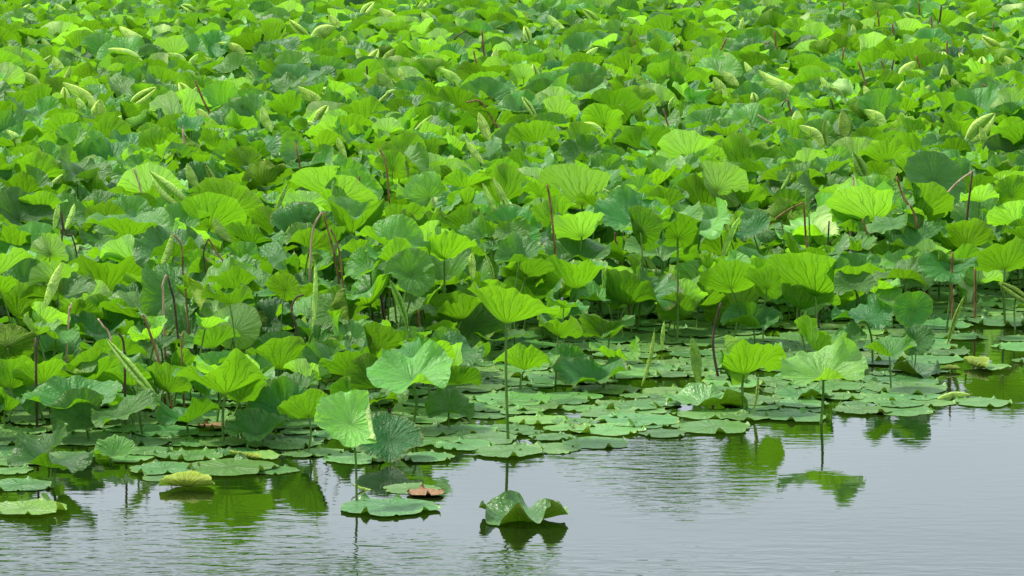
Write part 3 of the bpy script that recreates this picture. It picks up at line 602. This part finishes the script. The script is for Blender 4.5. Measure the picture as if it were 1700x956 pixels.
# ------------------------------------------------------------------ dead stalks: joints in photo pixels, half width, colour, foot row
STALKS = [
 ([(101,350),(101,412)],2.2,'k',None,'dark stalk snapped at the top beside two thin rolls'), ([(101,351),(109,390),(124,405)],1.8,'k',None,'bent end trailing from a snapped dark stalk'),
 ([(222,280),(229,300),(236,335)],2.4,'t',None,'pale brown stalk tip standing before a folded cone leaf'),
 ([(534,352),(520,380),(515,442)],2.6,'t',None,'bleached stalk bent over like a hairpin'), ([(536,352),(547,392),(560,448)],2.6,'r',None,'brown stalk meeting a bleached one at a peak'),
 ([(549,380),(558,400),(566,440)],2.2,'r',None,'shorter brown stalk beside the bleached hairpin'),
 ([(629,246),(642,280),(649,395)],2.4,'r',None,'long brown stalk curving at its tip behind the round dish'), ([(490,236),(500,290),(504,356)],2.4,'r',None,'brown stalk rising past the two-toned folded leaf'),
 ([(597,292),(588,336)],2.6,'r',None,'short red stalk over the pale tent leaf'), ([(908,306),(914,340),(925,455)],2.8,'r',None,'long rust-red stalk passing the bleached fan'),
 ([(1021,386),(1026,414)],2.6,'r',None,'stubby pink stalk tip near the winged cup'), ([(1335,337),(1337,380),(1341,434)],2.7,'r',None,'upright brown stalk broken at the top'),
 ([(1333,336),(1300,354),(1272,376)],2.2,'r',None,'broken stalk end slanting off an upright brown stalk'), ([(1314,386),(1312,418)],2.2,'t',None,'small tan hooked stalk above the half-folded leaf'),
 ([(1415,290),(1416,314)],2.2,'t',None,'tan stalk tip beside the pale wing leaf'), ([(1488,293),(1500,328),(1521,366)],2.8,'r',None,'leaning brown stalk in front of the oval leaf'),
 ([(1615,284),(1590,302),(1567,327)],2.4,'t',None,'tan broken stalk lying across the oval leaf'), ([(1614,284),(1610,320),(1605,370)],2.6,'k',None,'dark stalk carrying a broken tan end'),
 ([(1376,366),(1372,456)],2.2,'k',None,None), ([(1432,364),(1440,390),(1450,428)],2.4,'r',None,None),
 ([(1581,418),(1580,472),(1583,555)],2.9,'r',556,'tall rust stalk, nearer the pointed leaf of two'), ([(1619,440),(1618,531)],2.9,'r',532,'straight brown stalk standing alone above the channel'),
 ([(1197,503),(1186,545),(1184,580),(1195,626)],3.0,'k',627,'dark red stalk with a gentle S-bend in the water'),
 ([(276,456),(271,492)],2.8,'t',None,'pale pinkish stalk stub between ribbed bowls'), ([(278,458),(284,480),(290,508)],2.4,'k',None,None),
 ([(289,389),(302,410),(303,450),(308,484)],2.2,'r',None,'brown stalk arched over like a cane'), ([(346,396),(338,420),(342,462)],2.0,'k',None,None), ([(346,396),(358,418),(382,464)],2.2,'r',None,None),
 ([(162,530),(172,542),(184,564)],2.4,'t',None,'pale hooked stalk above the slanting spindle'), ([(197,552),(206,580),(208,704)],2.8,'k',706,None),
 ([(238,522),(248,552),(264,600)],3.2,'r',None,'thick brown stalk leaning before the wide bowl'), ([(119,503),(115,522)],2.4,'t',None,None), ([(305,550),(303,606)],2.4,'r',None,None),
 ([(275,645),(283,665),(291,692)],3.2,'r',694,None), ([(59,561),(60,640),(61,712)],3.2,'k',713,'straight dark stalk beside the bright fluted cup'),
 ([(695,514),(702,563)],3.2,'r',604,'short bare red stalk among floating leaves'), ([(504,490),(490,496),(484,516),(491,542)],2.4,'k',None,'dark stalk curled over like a hook'),
 ([(630,476),(640,540),(646,582)],3.2,'k',586,None), ([(646,676),(648,706)],4.5,'k',707,'short twin-grooved brown stump behind the dark fan'),
 ([(1045,498),(1046,526)],2.4,'r',545,None), ([(1353,506),(1358,528)],2.6,'k',545,None),
 ([(324,134),(338,168),(361,216)],2.6,'r',None,'long brown stalk leaning across a round leaf'), ([(304,208),(305,226)],2.2,'t',None,None),
 ([(775,50),(754,66),(762,92)],1.6,'k',None,None), ([(800,50),(803,85),(808,120)],2.4,'r',None,None), ([(786,84),(797,122)],2.2,'r',None,None), ([(609,109),(609,130)],2.2,'k',None,None),
 ([(774,170),(796,168),(812,190),(839,240)],2.4,'r',None,'long dead stalk nodding over at its tip'), ([(1101,180),(1108,205),(1119,238)],2.4,'r',None,'leaning reddish stalk by the dark ribbed fan'),
 ([(1053,66),(1053,97)],2.0,'r',None,None), ([(1048,99),(1053,124)],1.8,'k',None,None), ([(1286,52),(1288,75),(1294,98)],2.2,'r',None,None),
 ([(1206,64),(1198,80),(1189,94)],2.4,'r',None,None), ([(1278,71),(1262,76),(1255,92)],1.8,'r',None,None), ([(1307,164),(1311,180),(1315,198)],2.6,'r',None,None),
 ([(1258,191),(1280,204),(1309,217)],2.0,'t',None,'tan broken stalk lying slantwise on leaves'), ([(1306,164),(1299,174),(1298,190)],1.8,'k',None,None), ([(1402,78),(1395,124)],2.2,'r',None,None),
 ([(1424,102),(1433,125),(1440,168)],2.4,'r',None,'curved reddish stalk in the distance by a pale leaf'), ([(1462,100),(1475,132)],2.0,'r',None,None), ([(1484,98),(1480,120),(1483,134)],2.2,'k',None,None),
 ([(1521,92),(1530,120),(1540,146)],2.6,'r',None,None), ([(1572,68),(1576,112)],2.6,'r',None,None), ([(1546,28),(1548,66)],2.2,'r',None,None), ([(1456,16),(1460,58)],2.2,'r',None,None),
 ([(1481,38),(1487,70)],2.2,'r',None,None), ([(1563,8),(1557,50)],2.4,'k',None,None), ([(1525,4),(1527,28)],2.0,'r',None,None), ([(1632,140),(1645,150),(1659,165)],2.2,'r',None,None),
 ([(1650,36),(1647,62)],2.0,'r',None,None), ([(1400,4),(1402,24)],2.0,'r',None,None), ([(861,0),(872,16)],2.0,'k',None,None), ([(1160,2),(1172,18)],2.0,'k',None,None),
]
deads = []
def add_dead(pts, hw, c, by, lab, seed):
    rg = np.random.default_rng(seed); ys = [q_[1] for q_ in pts]
    Y = at_height(pts[-1][0], by, 0)[1] if by else behind_front(pts[0][0], min(ys) + 0.25*(max(ys) - min(ys)), float(np.interp(min(ys), [380, 520], [0.84, 0.50])))
    P = [at_dist(x, y, Y) for x, y in pts]
    for q_ in P: q_[1] += rg.normal(0, 0.012)
    if len(P) == 2: P.insert(1, (P[0] + P[1])/2 + np.array([rg.normal(0, 0.006), 0, 0]))
    low = P[-1]; lean = (P[-1] - P[-2]); lean = lean/max(abs(lean[2]), 0.05)
    lean = np.clip(lean, -0.35, 0.35)
    flat_end = pts[-1][1] < pts[0][1] + 60 and abs(pts[-1][0] - pts[0][0]) > 0.9*abs(pts[-1][1] - pts[0][1])
    if not flat_end and low[2] > 0.03: P.append(np.array([low[0] + lean[0]*low[2]*0.5, low[1], -0.05]))
    elif low[2] <= 0.03: P[-1] = np.array([low[0], low[1], -0.05])
    r = hw*Y/F*0.74; v, t3, q4 = tube(P, r*0.85, r*1.1, 7)
    p = Plant(); p.type = 'dead'; p.kind = 'dead'; p.tone = c; p.Y = Y; p.C = P[0]; p.geo = Geo(v, None, t3, q4, None); p.stalk = None
    xs = [q_[0] for q_ in pts]; p.box = (min(xs) - 3, min(ys), max(xs) + 3, min(ys) + 0.75*(max(ys) - min(ys))); p.label = lab; p.lm = None; p.hero = True; p.foot = np.array([P[-1][0], P[-1][1], 0]); p.R = 0.05
    plants.append(p); deads.append(p)
for i, s_ in enumerate(STALKS): add_dead(*s_, seed=1500 + i)

# ------------------------------------------------------------------ floating leaves
soft_now[0] = 1.0
pads = []
def add_pad(cx, cy, wpx, tn, seed, ripple=0.45, cup=0.0, lobes=0.1, peaks=(), res=(14, 96), hero=False, label=None, lm=None, form='flat', lift=0.0, bends=None, brown=None, droop=0.2, xy=None, radius=None, side=0.0, tilt=0.0):
    rg = np.random.default_rng(seed)
    C = at_height(cx, cy, 0) if xy is None else np.array([xy[0], xy[1], 0.0]); Y = C[1]
    Rm = wpx*Y/F/2/1.0 if radius is None else radius
    if form == 'curl': V, fl = blade(rg, 15, 108, cup=cup or 0.3, lobes=lobes, ripple=ripple, droop=droop, bends=bends or (), peaks=peaks); res = (15, 108)
    else: V, fl = blade(rg, res[0], res[1], cup=cup, lobes=lobes, ripple=ripple, bends=bends or (), pad=True)
    V = rot(V, tilt, side)
    V = V*Rm/ (np.ptp(V[:, 0])/2 if xy is None else 1.0)
    V[:, 2] -= np.percentile(V[:, 2], (6 if droop else 34) if form == 'curl' else 40)
    z0 = 0.003 + (seed % 7)*0.0016 + lift
    V[:, 2] = np.maximum(V[:, 2], 0) + 0.35*np.minimum(V[:, 2], 0)*0.1 + z0
    V[:, :2] += C[:2]; tri, quad = faces(*res)
    tv = list(tone(tn, rg)); 
    if brown is not None: tv[2] = brown
    p = Plant(); p.type = 'pad'; p.kind = form; p.tone = tn; p.Y = Y; p.C = np.array([C[0], C[1], z0]); p.R = Rm; p.geo = Geo(V, fl, tri, quad, tuple(tv)); p.stalk = None
    a, b_, _d = project(V); p.box = (a.min(), b_.min(), a.max(), b_.max()); p.label = label; p.lm = lm; p.hero = hero; p.foot = C; p.small = wpx if wpx else 2*Rm*F/Y
    pads.append(p); return p
PADS = [   # x0, x1, row of centre, tone, form, label, phrase
 (-35,113,848,'p','wave','large pale floating leaf with a rippled lip, cut by the border','the large pale rippled floater'), (560,731,845,'g','flat','broad notched floating leaf with a white drop, out on open water','the broad notched floater with a drop'),
 (633,733,812,'g','flat','small light floating leaf with a brown withered one overlapping it','the small light floater'),
 (-30,93,806,'t','flat','dark bluish floating leaf below the twisted leaf',None), (-20,57,782,'t','flat',None,None), (178,256,762,'y','flat','yellowish floating leaf with a rusty patch','the rusty-patched floater'),
 (255,375,759,'g','wave','light floating leaf with a wavy raised hem','the wavy-hemmed floater'), (215,332,780,'g','flat',None,None), (302,460,779,'g','flat',None,None), (235,328,792,'t','flat',None,None), (420,497,782,'g','flat','small floating leaf with a brown spot at its tip',None),
 (492,572,752,'y','flat',None,None), (536,642,763,'t','flat',None,None), (662,756,761,'g','flat','light floating leaf just off the dark fan','the light floater by the dark fan'), (718,822,741,'t','flat',None,None),
 (783,903,752,'g','flat','floating leaf with a folded crest, at the edge under the tall stalk','the crested floater'), (852,967,745,'g','flat',None,None), (935,1046,736,'g','flat',None,None), (946,1074,716,'y','wave','bright floating leaf with a deeply frilled front hem','the frilled bright floater'),
 (1058,1142,721,'g','flat',None,None), (1116,1250,711,'g','flat','long floating leaf reaching out over rippled water','the long reaching floater'), (1268,1377,694,'g','flat',None,None), (1380,1480,683,'g','flat',None,None), (1438,1556,682,'y','flat',None,None),
 (1494,1585,669,'y','flat','yellowing floating leaf in front of a pale cut roll','the yellowing floater'), (1582,1680,669,'g','flat','outermost floating leaf where the water opens','the outermost floater'), (1400,1505,662,'g','flat',None,None), (1433,1574,646,'t','flat',None,None),
 (1328,1440,643,'y','flat',None,None), (1282,1375,672,'t','flat',None,None), (1265,1352,650,'g','wave',None,None), (990,1112,676,'y','wave','bright floating leaf with a frilled lip next to a big curled one','the frilled-lip floater'), (840,950,700,'y','wave',None,None), (720,830,715,'g','flat',None,None),
 (1548,1639,560,'g','flat',None,None), (1530,1613,586,'g','flat',None,None), (1598,1722,537,'t','wave','wide scalloped floating leaf across the channel','the wide scalloped floater'), (1646,1748,576,'t','flat',None,None), (1655,1730,563,'y','flat','floating leaf with a rusty upper side at the border',None), (1680,1760,600,'g','flat',None,None), (1540,1612,530,'t','flat',None,None),
 (1165,1270,637,'y','flat','yellow dying floating leaf in the middle','the yellow dying floater'), (1150,1232,650,'g','flat',None,None), (1070,1150,624,'g','flat',None,None), (1060,1150,650,'y','flat',None,None), (1120,1230,600,'g','flat',None,None),
 (765,850,690,'g','flat',None,None), (820,905,655,'g','flat',None,None), (900,1000,660,'g','flat',None,None), (1020,1110,580,'g','flat',None,None), (1490,1560,610,'t','flat',None,None),(1110,1200,610,'g','flat',None,None),
]
for i, (x0, x1, cy, tn, form, lab, lm) in enumerate(PADS):
    kw = dict(ripple=0.34, cup=0.0) if form == 'flat' else dict(ripple=0.75, cup=0.10, lobes=0.3)
    add_pad((x0 + x1)/2, cy, x1 - x0, tn, 2000 + i, hero=True, label=lab, lm=lm, form=form, brown=0.95 if (lab and ('rust' in lab or 'dying' in lab or 'spot' in lab)) else None, **kw)
add_pad(706, 821, 64, 'p', 2107, ripple=0.8, hero=True, label='withered orange-brown leaf floating over the edge of a lighter one', form='brown', lift=0.012)
add_pad(868, 862, 152, 'g', 2117, ripple=0.5, cup=0.17, lobes=0.05, droop=0.0, peaks=((.55, 3.2, .5), (.6, 1.75, .6), (.45, 0.35, .4), (.95, -0.75, .4), (.5, -1.75, .35), (-.25, -2.4, .3)), hero=True, form='curl', label='solitary curled leaf with upturned lobes floating on open water', lm='the solitary curled floating leaf')
add_pad(1171, 676, 140, 't', 2113, ripple=0.3, cup=0.34, lobes=0.4, hero=True, form='curl', label='big bluish floating leaf curled up at both ends', lm='the big curled floating leaf')
add_pad(1520, 622, 84, 'd', 2116, ripple=0.35, cup=0.45, lobes=0.5, hero=True, form='curl', label='dark crumpled leaf half sunk at the channel mouth', lm='the dark crumpled half-sunk leaf')
add_pad(1335, 660, 100, 'd', 2118, ripple=0.3, cup=0.3, lobes=0.35, hero=True, form='curl', label='dark wavy leaf resting low before the pointed-lobe cup')
add_pad(312, 812, 94, 'p', 2120, ripple=0.1, cup=0.1, lobes=0.05, hero=True, form='curl', bends=((math.pi*1.5, -0.05, 0.20, 2.9),), label='yellow-green leaf folded shut like a purse, floating alone', lm='the folded purse leaf')
add_pad(416, 762, 90, 'p', 2122, ripple=0.12, cup=0.2, lobes=0.1, hero=True, form='curl', bends=((math.pi*1.25, 0.15, 0.17, 3.2),), label='yellow-green leaf rolled in at one side on the floating leaves')
add_pad(1627, 612, 76, 'p', 2124, ripple=0.12, cup=0.15, lobes=0.1, hero=True, form='curl', bends=((math.pi*1.1, 0.1, 0.18, 3.0),), label='pale half-rolled leaf floating on dark green water', lm='the pale half-rolled floater')
add_pad(1578, 617, 36, 'y', 2126, ripple=0.12, cup=0.2, lobes=0.1, hero=True, form='curl', bends=((math.pi*1.5, 0.0, 0.2, 2.6),), label='small bright folded leaf between the crumpled and half-rolled ones')

add_pad(362, 713, 66, 'p', 2130, ripple=1.0, lobes=0.5, hero=True, label='dark brown rotting leaf litter between low leaves near the front', form='brown', lift=0.02)
add_pad(1226, 634, 40, 'p', 2132, ripple=1.0, lobes=0.5, hero=True, label='small brown shrivelled scrap on the yellow dying floater', form='brown', lift=0.015)
add_roll(1553, 663, 1611, 655, 15, 'p', 0.0, 665, 'pale cut roll lying flat on the outer floating leaves', 'the pale cut roll', 2140)
add_roll(582, 804, 626, 817, 9, 'p', 0.5, 816, 'small yellow bud-shaped roll adrift beside a stalk in open water', None, 2141)

# front edge of the floating leaves and of the standing stalks, as rows of the water plane across the photo
EDGE = ([-200, 0, 60, 150, 330, 500, 640, 760, 1000, 1130, 1240, 1370, 1500, 1600, 1660, 1900], [800, 790, 778, 760, 772, 770, 756, 752, 728, 716, 702, 690, 678, 660, 540, 520])
rg = np.random.default_rng(11)
placed = [(p.C[0], p.C[1], p.R) for p in pads]
n_try = 0
for it in range(9000):
    Y = rg.uniform(17.2, 29.5); X = rg.uniform(-0.5, 0.5)*(0.34*Y + 2.0); r = rg.uniform(0.09, 0.26)
    px, py, _d = project(np.array([X, Y, 0])); pb = project(np.array([X, Y - r, 0]))[1]
    if pb > np.interp(px, *EDGE): continue
    if 1560 < px < 1720 and 540 < py < 660: continue
    if any((px - a)**2/w_**2 + (py - b_)**2/h_**2 < 1 for a, b_, w_, h_ in ((1090, 640, 75, 13), (1150, 700, 90, 9), (760, 700, 60, 12), (960, 690, 40, 7), (1440, 612, 50, 8))): continue
    P = np.array(placed); dd = np.hypot(P[:, 0] - X, P[:, 1] - Y)
    if (dd < 0.58*(P[:, 2] + r)).any(): continue
    placed.append((X, Y, r)); n_try += 1
    add_pad(None, None, None, rg.choice(['g', 't', 'y', 'd'], p=[.40, .24, .26, .10]), 3000 + n_try, ripple=rg.uniform(0.1, 0.4), cup=rg.uniform(0, 0.04), lobes=rg.uniform(0.05, 0.2), xy=(X, Y), radius=r, res=(9, 48) if Y < 23 else (7, 36))

# ------------------------------------------------------------------ the rest of the bed, grown at random between the leaves above
boxes = np.array([p.box for p in plants]); bY = np.array([p.Y for p in plants]); bT = np.array([0 if p.type == 'leaf' else 1 for p in plants])
feet = [(p.foot[0], p.foot[1]) for p in plants if p.type == 'leaf']
cell = {}
def near(X, Y, dmin):
    ci, cj = int(X//0.5), int(Y//0.5)
    for a in range(ci - 1, ci + 2):
        for b_ in range(cj - 1, cj + 2):
            for (x, y) in cell.get((a, b_), ()):
                if (x - X)**2 + (y - Y)**2 < dmin*dmin: return True
    return False
for (x, y) in feet: cell.setdefault((int(x//0.5), int(y//0.5)), []).append((x, y))
bed = []
for it in range(110000):
    Y = math.sqrt(rg.uniform(19.0**2, 98.0**2)) if it > 30000 else math.sqrt(rg.uniform(19.0**2, 40.0**2)); X = rg.uniform(-0.5, 0.5)*(0.335*Y + 2.6)
    fx, fy, _d = project(np.array([X, Y, 0]))
    if fy > np.interp(fx, *FRONT): continue
    nearf = min(1.0, max(0.0, (np.interp(fx, *FRONT) - fy)/90))
    if near(X, Y, 0.20 if Y < 34 else (0.26 if Y < 55 else 0.33)): continue
    h = rg.uniform(0.12, 0.42) if rg.random() > 0.22 + 0.38*nearf else rg.uniform(0.45, 0.72)
    h += 0.07*math.sin(X*0.9 + Y*0.35)*math.cos(Y*0.5 - X*0.3)*nearf
    r = rg.uniform(0.17, 0.34) if Y < 34 else rg.uniform(0.25, 0.43)
    cx, cy, dd = project(np.array([X, Y, h + 0.06])); hw = r*F/dd; hv = 0.35*hw
    ov = np.minimum(boxes[:, 2], cx + hw) - np.maximum(boxes[:, 0], cx - hw); oh = np.minimum(boxes[:, 3], cy + hv) - np.maximum(boxes[:, 1], cy - hv*1.2)
    bad = (ov > 0) & (oh > 0) & (bY > Y - 0.15) & (ov*oh > np.where(bT == 0, 0.20 if it % 2 else 0.30, 0.20)*(boxes[:, 2] - boxes[:, 0])*(boxes[:, 3] - boxes[:, 1]))
    if bad.any(): continue
    cell.setdefault((int(X//0.5), int(Y//0.5)), []).append((X, Y)); bed.append((X, Y, h, r))
for it in range(5000):                        # low, broad leaves crowding the foot of the bed on the near left
    fx, fy = rg.uniform(-90, 760), rg.uniform(560, 745); X, Y, _z = at_height(fx, fy, 0)
    if fy > np.interp(fx, [0, 250, 450, 640, 760], [740, 735, 725, 705, 650]) or near(X, Y, 0.22): continue
    h = rg.uniform(0.10, 0.40); r = rg.uniform(0.16, 0.25); cx, cy, dd = project(np.array([X, Y, h + 0.04])); hw = r*F/dd; hv = 0.35*hw
    ov = np.minimum(boxes[:, 2], cx + hw) - np.maximum(boxes[:, 0], cx - hw); oh = np.minimum(boxes[:, 3], cy + hv) - np.maximum(boxes[:, 1], cy - hv*1.2)
    if ((ov > 0) & (oh > 0) & (bY > Y - 0.15) & (ov*oh > 0.26*(boxes[:, 2] - boxes[:, 0])*(boxes[:, 3] - boxes[:, 1]))).any(): continue
    cell.setdefault((int(X//0.5), int(Y//0.5)), []).append((X, Y)); bed.append((X, Y, h, r))
for i, (X, Y, h, r) in enumerate(bed):
    k = rg.choice(['u', 'b', 't', 's', 'f', 'r'], p=[.27, .24, .19, .12, .16, .02])
    res = (11, 60) if Y < 30 else ((9, 44) if Y < 42 else (8, 32)) if Y < 52 else ((7, 28) if Y < 62 else (6, 24))
    V, fl = shape_for(k, rg, res, soft=0.75 if Y > 40 else 0.9)
    lo, hi, mid = RANGE[k]; tl = float(np.clip(rg.normal(mid, 0.28), lo, hi)); V = rot(V, tl, rg.normal(0, 0.2))*r + np.array([X, Y, h])
    
    if k in 'uf': tn = rg.choice(['y', 'g', 'p'], p=[.44, .24, .32])
    elif k == 'r': tn = 'y'
    else: tn = rg.choice(['y', 'g', 't', 'd'], p=[.46, .38, .12, .04])
    p = Plant(); p.type = 'leaf'; p.kind = k; p.tone = tn; p.Y = Y; p.C = np.array([X, Y, h]); p.R = r; tri, quad = faces(*res)
    p.geo = Geo(V, fl, tri, quad, tone(tn, rg)); foot = np.array([X + rg.normal(0, .05), Y + rg.normal(0, .05), 0.0]); p.foot = foot; p.stalk = None
    if Y < 46: v, t3, q4 = tube(stalk_pts(p.C, foot, rg), 0.0075, 0.0055, 5, 3); p.stalk = Geo(v, None, t3, q4, None)
    a, b_, _d = project(V); p.box = (a.min(), b_.min(), a.max(), b_.max()); p.label = p.lm = None; p.hero = False; plants.append(p)
# a sprinkling of smaller rolled leaves through the bed
nroll = 0
for it in range(900):
    if nroll >= 150: break
    cx = rg.uniform(0, 1700); cy = rg.uniform(0, 250)**1.0
    if cy > 250*rg.random()**0.6: continue
    Y = at_height(cx, cy, 0.70)[1]; L = rg.uniform(0.25, 0.42)*F/Y; an = rg.choice([rg.normal(0.0, 0.3), rg.normal(0.75, 0.3), rg.normal(-0.6, 0.3)], p=[.4, .42, .18])
    b4 = (cx - 6, cy - 6, cx + 6, cy + 6)
    if any(abs(cx - (b[0] + b[2])/2) < 22 and abs(cy - (b[1] + b[3])/2) < 16 for b, tt_ in zip(boxes, bT) if tt_ == 1): continue
    dx, dy = math.sin(an)*L/2, math.cos(an)*L/2*0.9
    add_roll(cx - dx, cy - dy, cx + dx, cy + dy, rg.uniform(0.18, 0.42)*L, 'p' if rg.random() < .8 else 'g', rg.uniform(0, .5), None, None, None, 5000 + it, hero=False, Ydist=Y); nroll += 1

# ------------------------------------------------------------------ which leaves show, and how much of them: rays from the camera
allp = plants + pads
def visible():
    gs = [p.geo for p in allp]; tmp = build('measure', [Geo(g_.V, None, g_.tri, g_.quad, None) for g_ in gs], M_LEAF)
    # faces are stored triangles first, then quads: map each back to its plant
    idt = np.concatenate([np.full(len(g_.tri), i) for i, g_ in enumerate(gs)]); idq = np.concatenate([np.full(len(g_.quad), i) for i, g_ in enumerate(gs)])
    ids = np.concatenate([idt, idq]).astype(int); cnt = np.zeros(len(gs), int); sx_ = np.zeros(len(gs)); sy_ = np.zeros(len(gs))
    bpy.context.view_layer.update(); o = Vector((0, 0, H))
    for py in np.arange(1.5, 956, 3.2):
        for px in np.arange(1.5, 1700, 3.2):
            a = (px - 850)/F; b_ = (478 - py)/F
            ok, _l, _n, fi = tmp.ray_cast(o, Vector((a, cp + b_*sp, -sp + b_*cp)))
            if ok: k = ids[fi]; cnt[k] += 1; sx_[k] += px; sy_[k] += py
    me = tmp.data; bpy.data.objects.remove(tmp); bpy.data.meshes.remove(me)
    return cnt, sx_/np.maximum(cnt, 1), sy_/np.maximum(cnt, 1)
cnt, vx, vy = visible()
for p, c, a, b_ in zip(allp, cnt, vx, vy): p.vis, p.vx, p.vy = int(c), float(a), float(b_)
leaves = sorted([p for p in plants if p.type == 'leaf'], key=lambda p: -p.vis)
one_by_one = [p for p in leaves[:300] if p.vis > 0]; mass = [p for p in leaves if p not in set(one_by_one)]
rolls = [p for p in plants if p.type == 'roll' and p.vis > 1]; deads = [p for p in deads if p.vis > 0]
padv = sorted([p for p in pads if p.vis > 1], key=lambda p: -p.vis)[:300]; padm = [p for p in pads if p not in set(padv) and p.Y < 24]
print('standing', len(leaves), 'individual', len(one_by_one), 'smallest', one_by_one[-1].vis, 'seen', sum(p.vis > 0 for p in leaves), 'rolls', len(rolls), 'deads', len(deads), 'pads', len(padv), len(padm))

# ------------------------------------------------------------------ labels: each says how its leaf looks and which landmark it stands by
marks = [p for p in allp if p.lm and p.vis > 3]
FORM = {'u': 'upturned leaf showing its ribbed back', 'b': 'cupped leaf', 't': 'open leaf showing its upper face', 's': 'wavy leaf', 'f': 'half-folded leaf', 'r': 'leaf with rolled rims'}
RT = {'y': 'green', 'g': 'green', 'p': 'pale', 'd': 'dark', 't': 'bluish'}
def base_words(p):
    if p.type == 'leaf': return TONE_WORD[p.tone] + ' ' + FORM[p.kind]
    if p.type == 'roll': return RT[p.tone] + (' upright' if p.steep > 0.9 else (' slanting' if p.steep > 0.5 else ' level')) + ' rolled leaf'
    if p.type == 'dead': return {'r': 'reddish brown', 'k': 'dark brown', 't': 'bleached'}[p.tone] + ' dead stalk'
    return {'y': 'yellowish', 'g': 'green', 'd': 'dark', 't': 'bluish green', 'p': 'pale'}[p.tone] + ' floating leaf' + (' with a frilled hem' if p.kind == 'wave' else '')
def relation(p, m):
    dx, dy = p.vx - m.vx, p.vy - m.vy
    if abs(dx) > 1.3*abs(dy): return 'right of' if dx > 0 else 'left of'
    if abs(dy) > 1.3*abs(dx)*1.0: return 'in front of' if dy > 0 else 'behind'
    return ('in front and right of' if dx > 0 else 'in front and left of') if dy > 0 else ('behind and right of' if dx > 0 else 'behind and left of')
used = {}
targets = one_by_one + rolls + deads + padv
for p in targets:
    if p.label: used[p.label] = 1
for p in sorted(targets, key=lambda p: -p.vis):
    if p.label: continue
    order = sorted((m for m in marks if m is not p), key=lambda m: (m.vx - p.vx)**2 + (2.2*(m.vy - p.vy))**2); done = False
    bw = base_words(p)
    for m in order[:6]:
        lab = bw + ' ' + relation(p, m) + ' ' + m.lm
        if lab not in used and len(lab.split()) <= 16: done = True; break
    if not done:
        for extra in ('smaller', 'less exposed', 'farther', 'more hidden', 'narrower', 'scarcely showing'):
            for m in order[:5]:
                lab = extra + ' ' + bw + ' ' + relation(p, m) + ' ' + m.lm
                if lab not in used and len(lab.split()) <= 16: done = True; break
            if done: break
    if not done: lab = ' '.join((bw + ' ' + relation(p, order[0]) + ' ' + order[0].lm).split()[:16])
    used[lab] = 1; p.label = lab

# ------------------------------------------------------------------ link everything
def tagit(o, label, cat, group): o['label'] = label; o['category'] = cat; o['group'] = group
for p in one_by_one + rolls:
    nm = 'lotus_leaf' if p.type == 'leaf' else 'rolled_lotus_leaf'
    e = bpy.data.objects.new(nm, None); scene.collection.objects.link(e); e.location = p.foot; e.empty_display_size = 0.1
    tagit(e, p.label, 'lotus leaf' if p.type == 'leaf' else 'rolled leaf', 'lotus leaves standing on stalks' if p.type == 'leaf' else 'rolled lotus leaves in the bed')
    build('blade', [p.geo], M_LEAF if p.type == 'leaf' else M_ROLL, p.foot, e)
    if p.stalk: build('stalk', [p.stalk], M_STALK, p.foot, e)
for p in deads:
    o = build('dead_stalk', [p.geo], M_DEAD[p.tone], p.foot); tagit(o, p.label, 'dead stalk', 'bare brown stalks of dead leaves')
mb = stem_material('withered leaf', (0.09, 0.045, 0.025), (0.34, 0.19, 0.08), 0.7)
for p in padv:
    o = build('floating_lotus_leaf', [p.geo], mb if p.kind == 'brown' else M_PAD, p.C); tagit(o, p.label, 'floating leaf', 'lotus leaves floating on the pond')
def stuff(name, geos, mat, label, cat):
    if geos: o = build(name, geos, mat); o['kind'] = 'stuff'; o['label'] = label; o['category'] = cat
stuff('lotus_leaves', [p.geo for p in mass], M_LEAF, 'dense mass of lotus leaves filling the rest of the pond', 'lotus leaves')
stuff('leaf_stalks', [p.stalk for p in mass if p.stalk], M_STALK, 'green stalks crowded under the mass of lotus leaves', 'stalks')
stuff('floating_leaves', [p.geo for p in padm], M_PAD, 'small floating leaves in the gaps and shade', 'floating leaves')
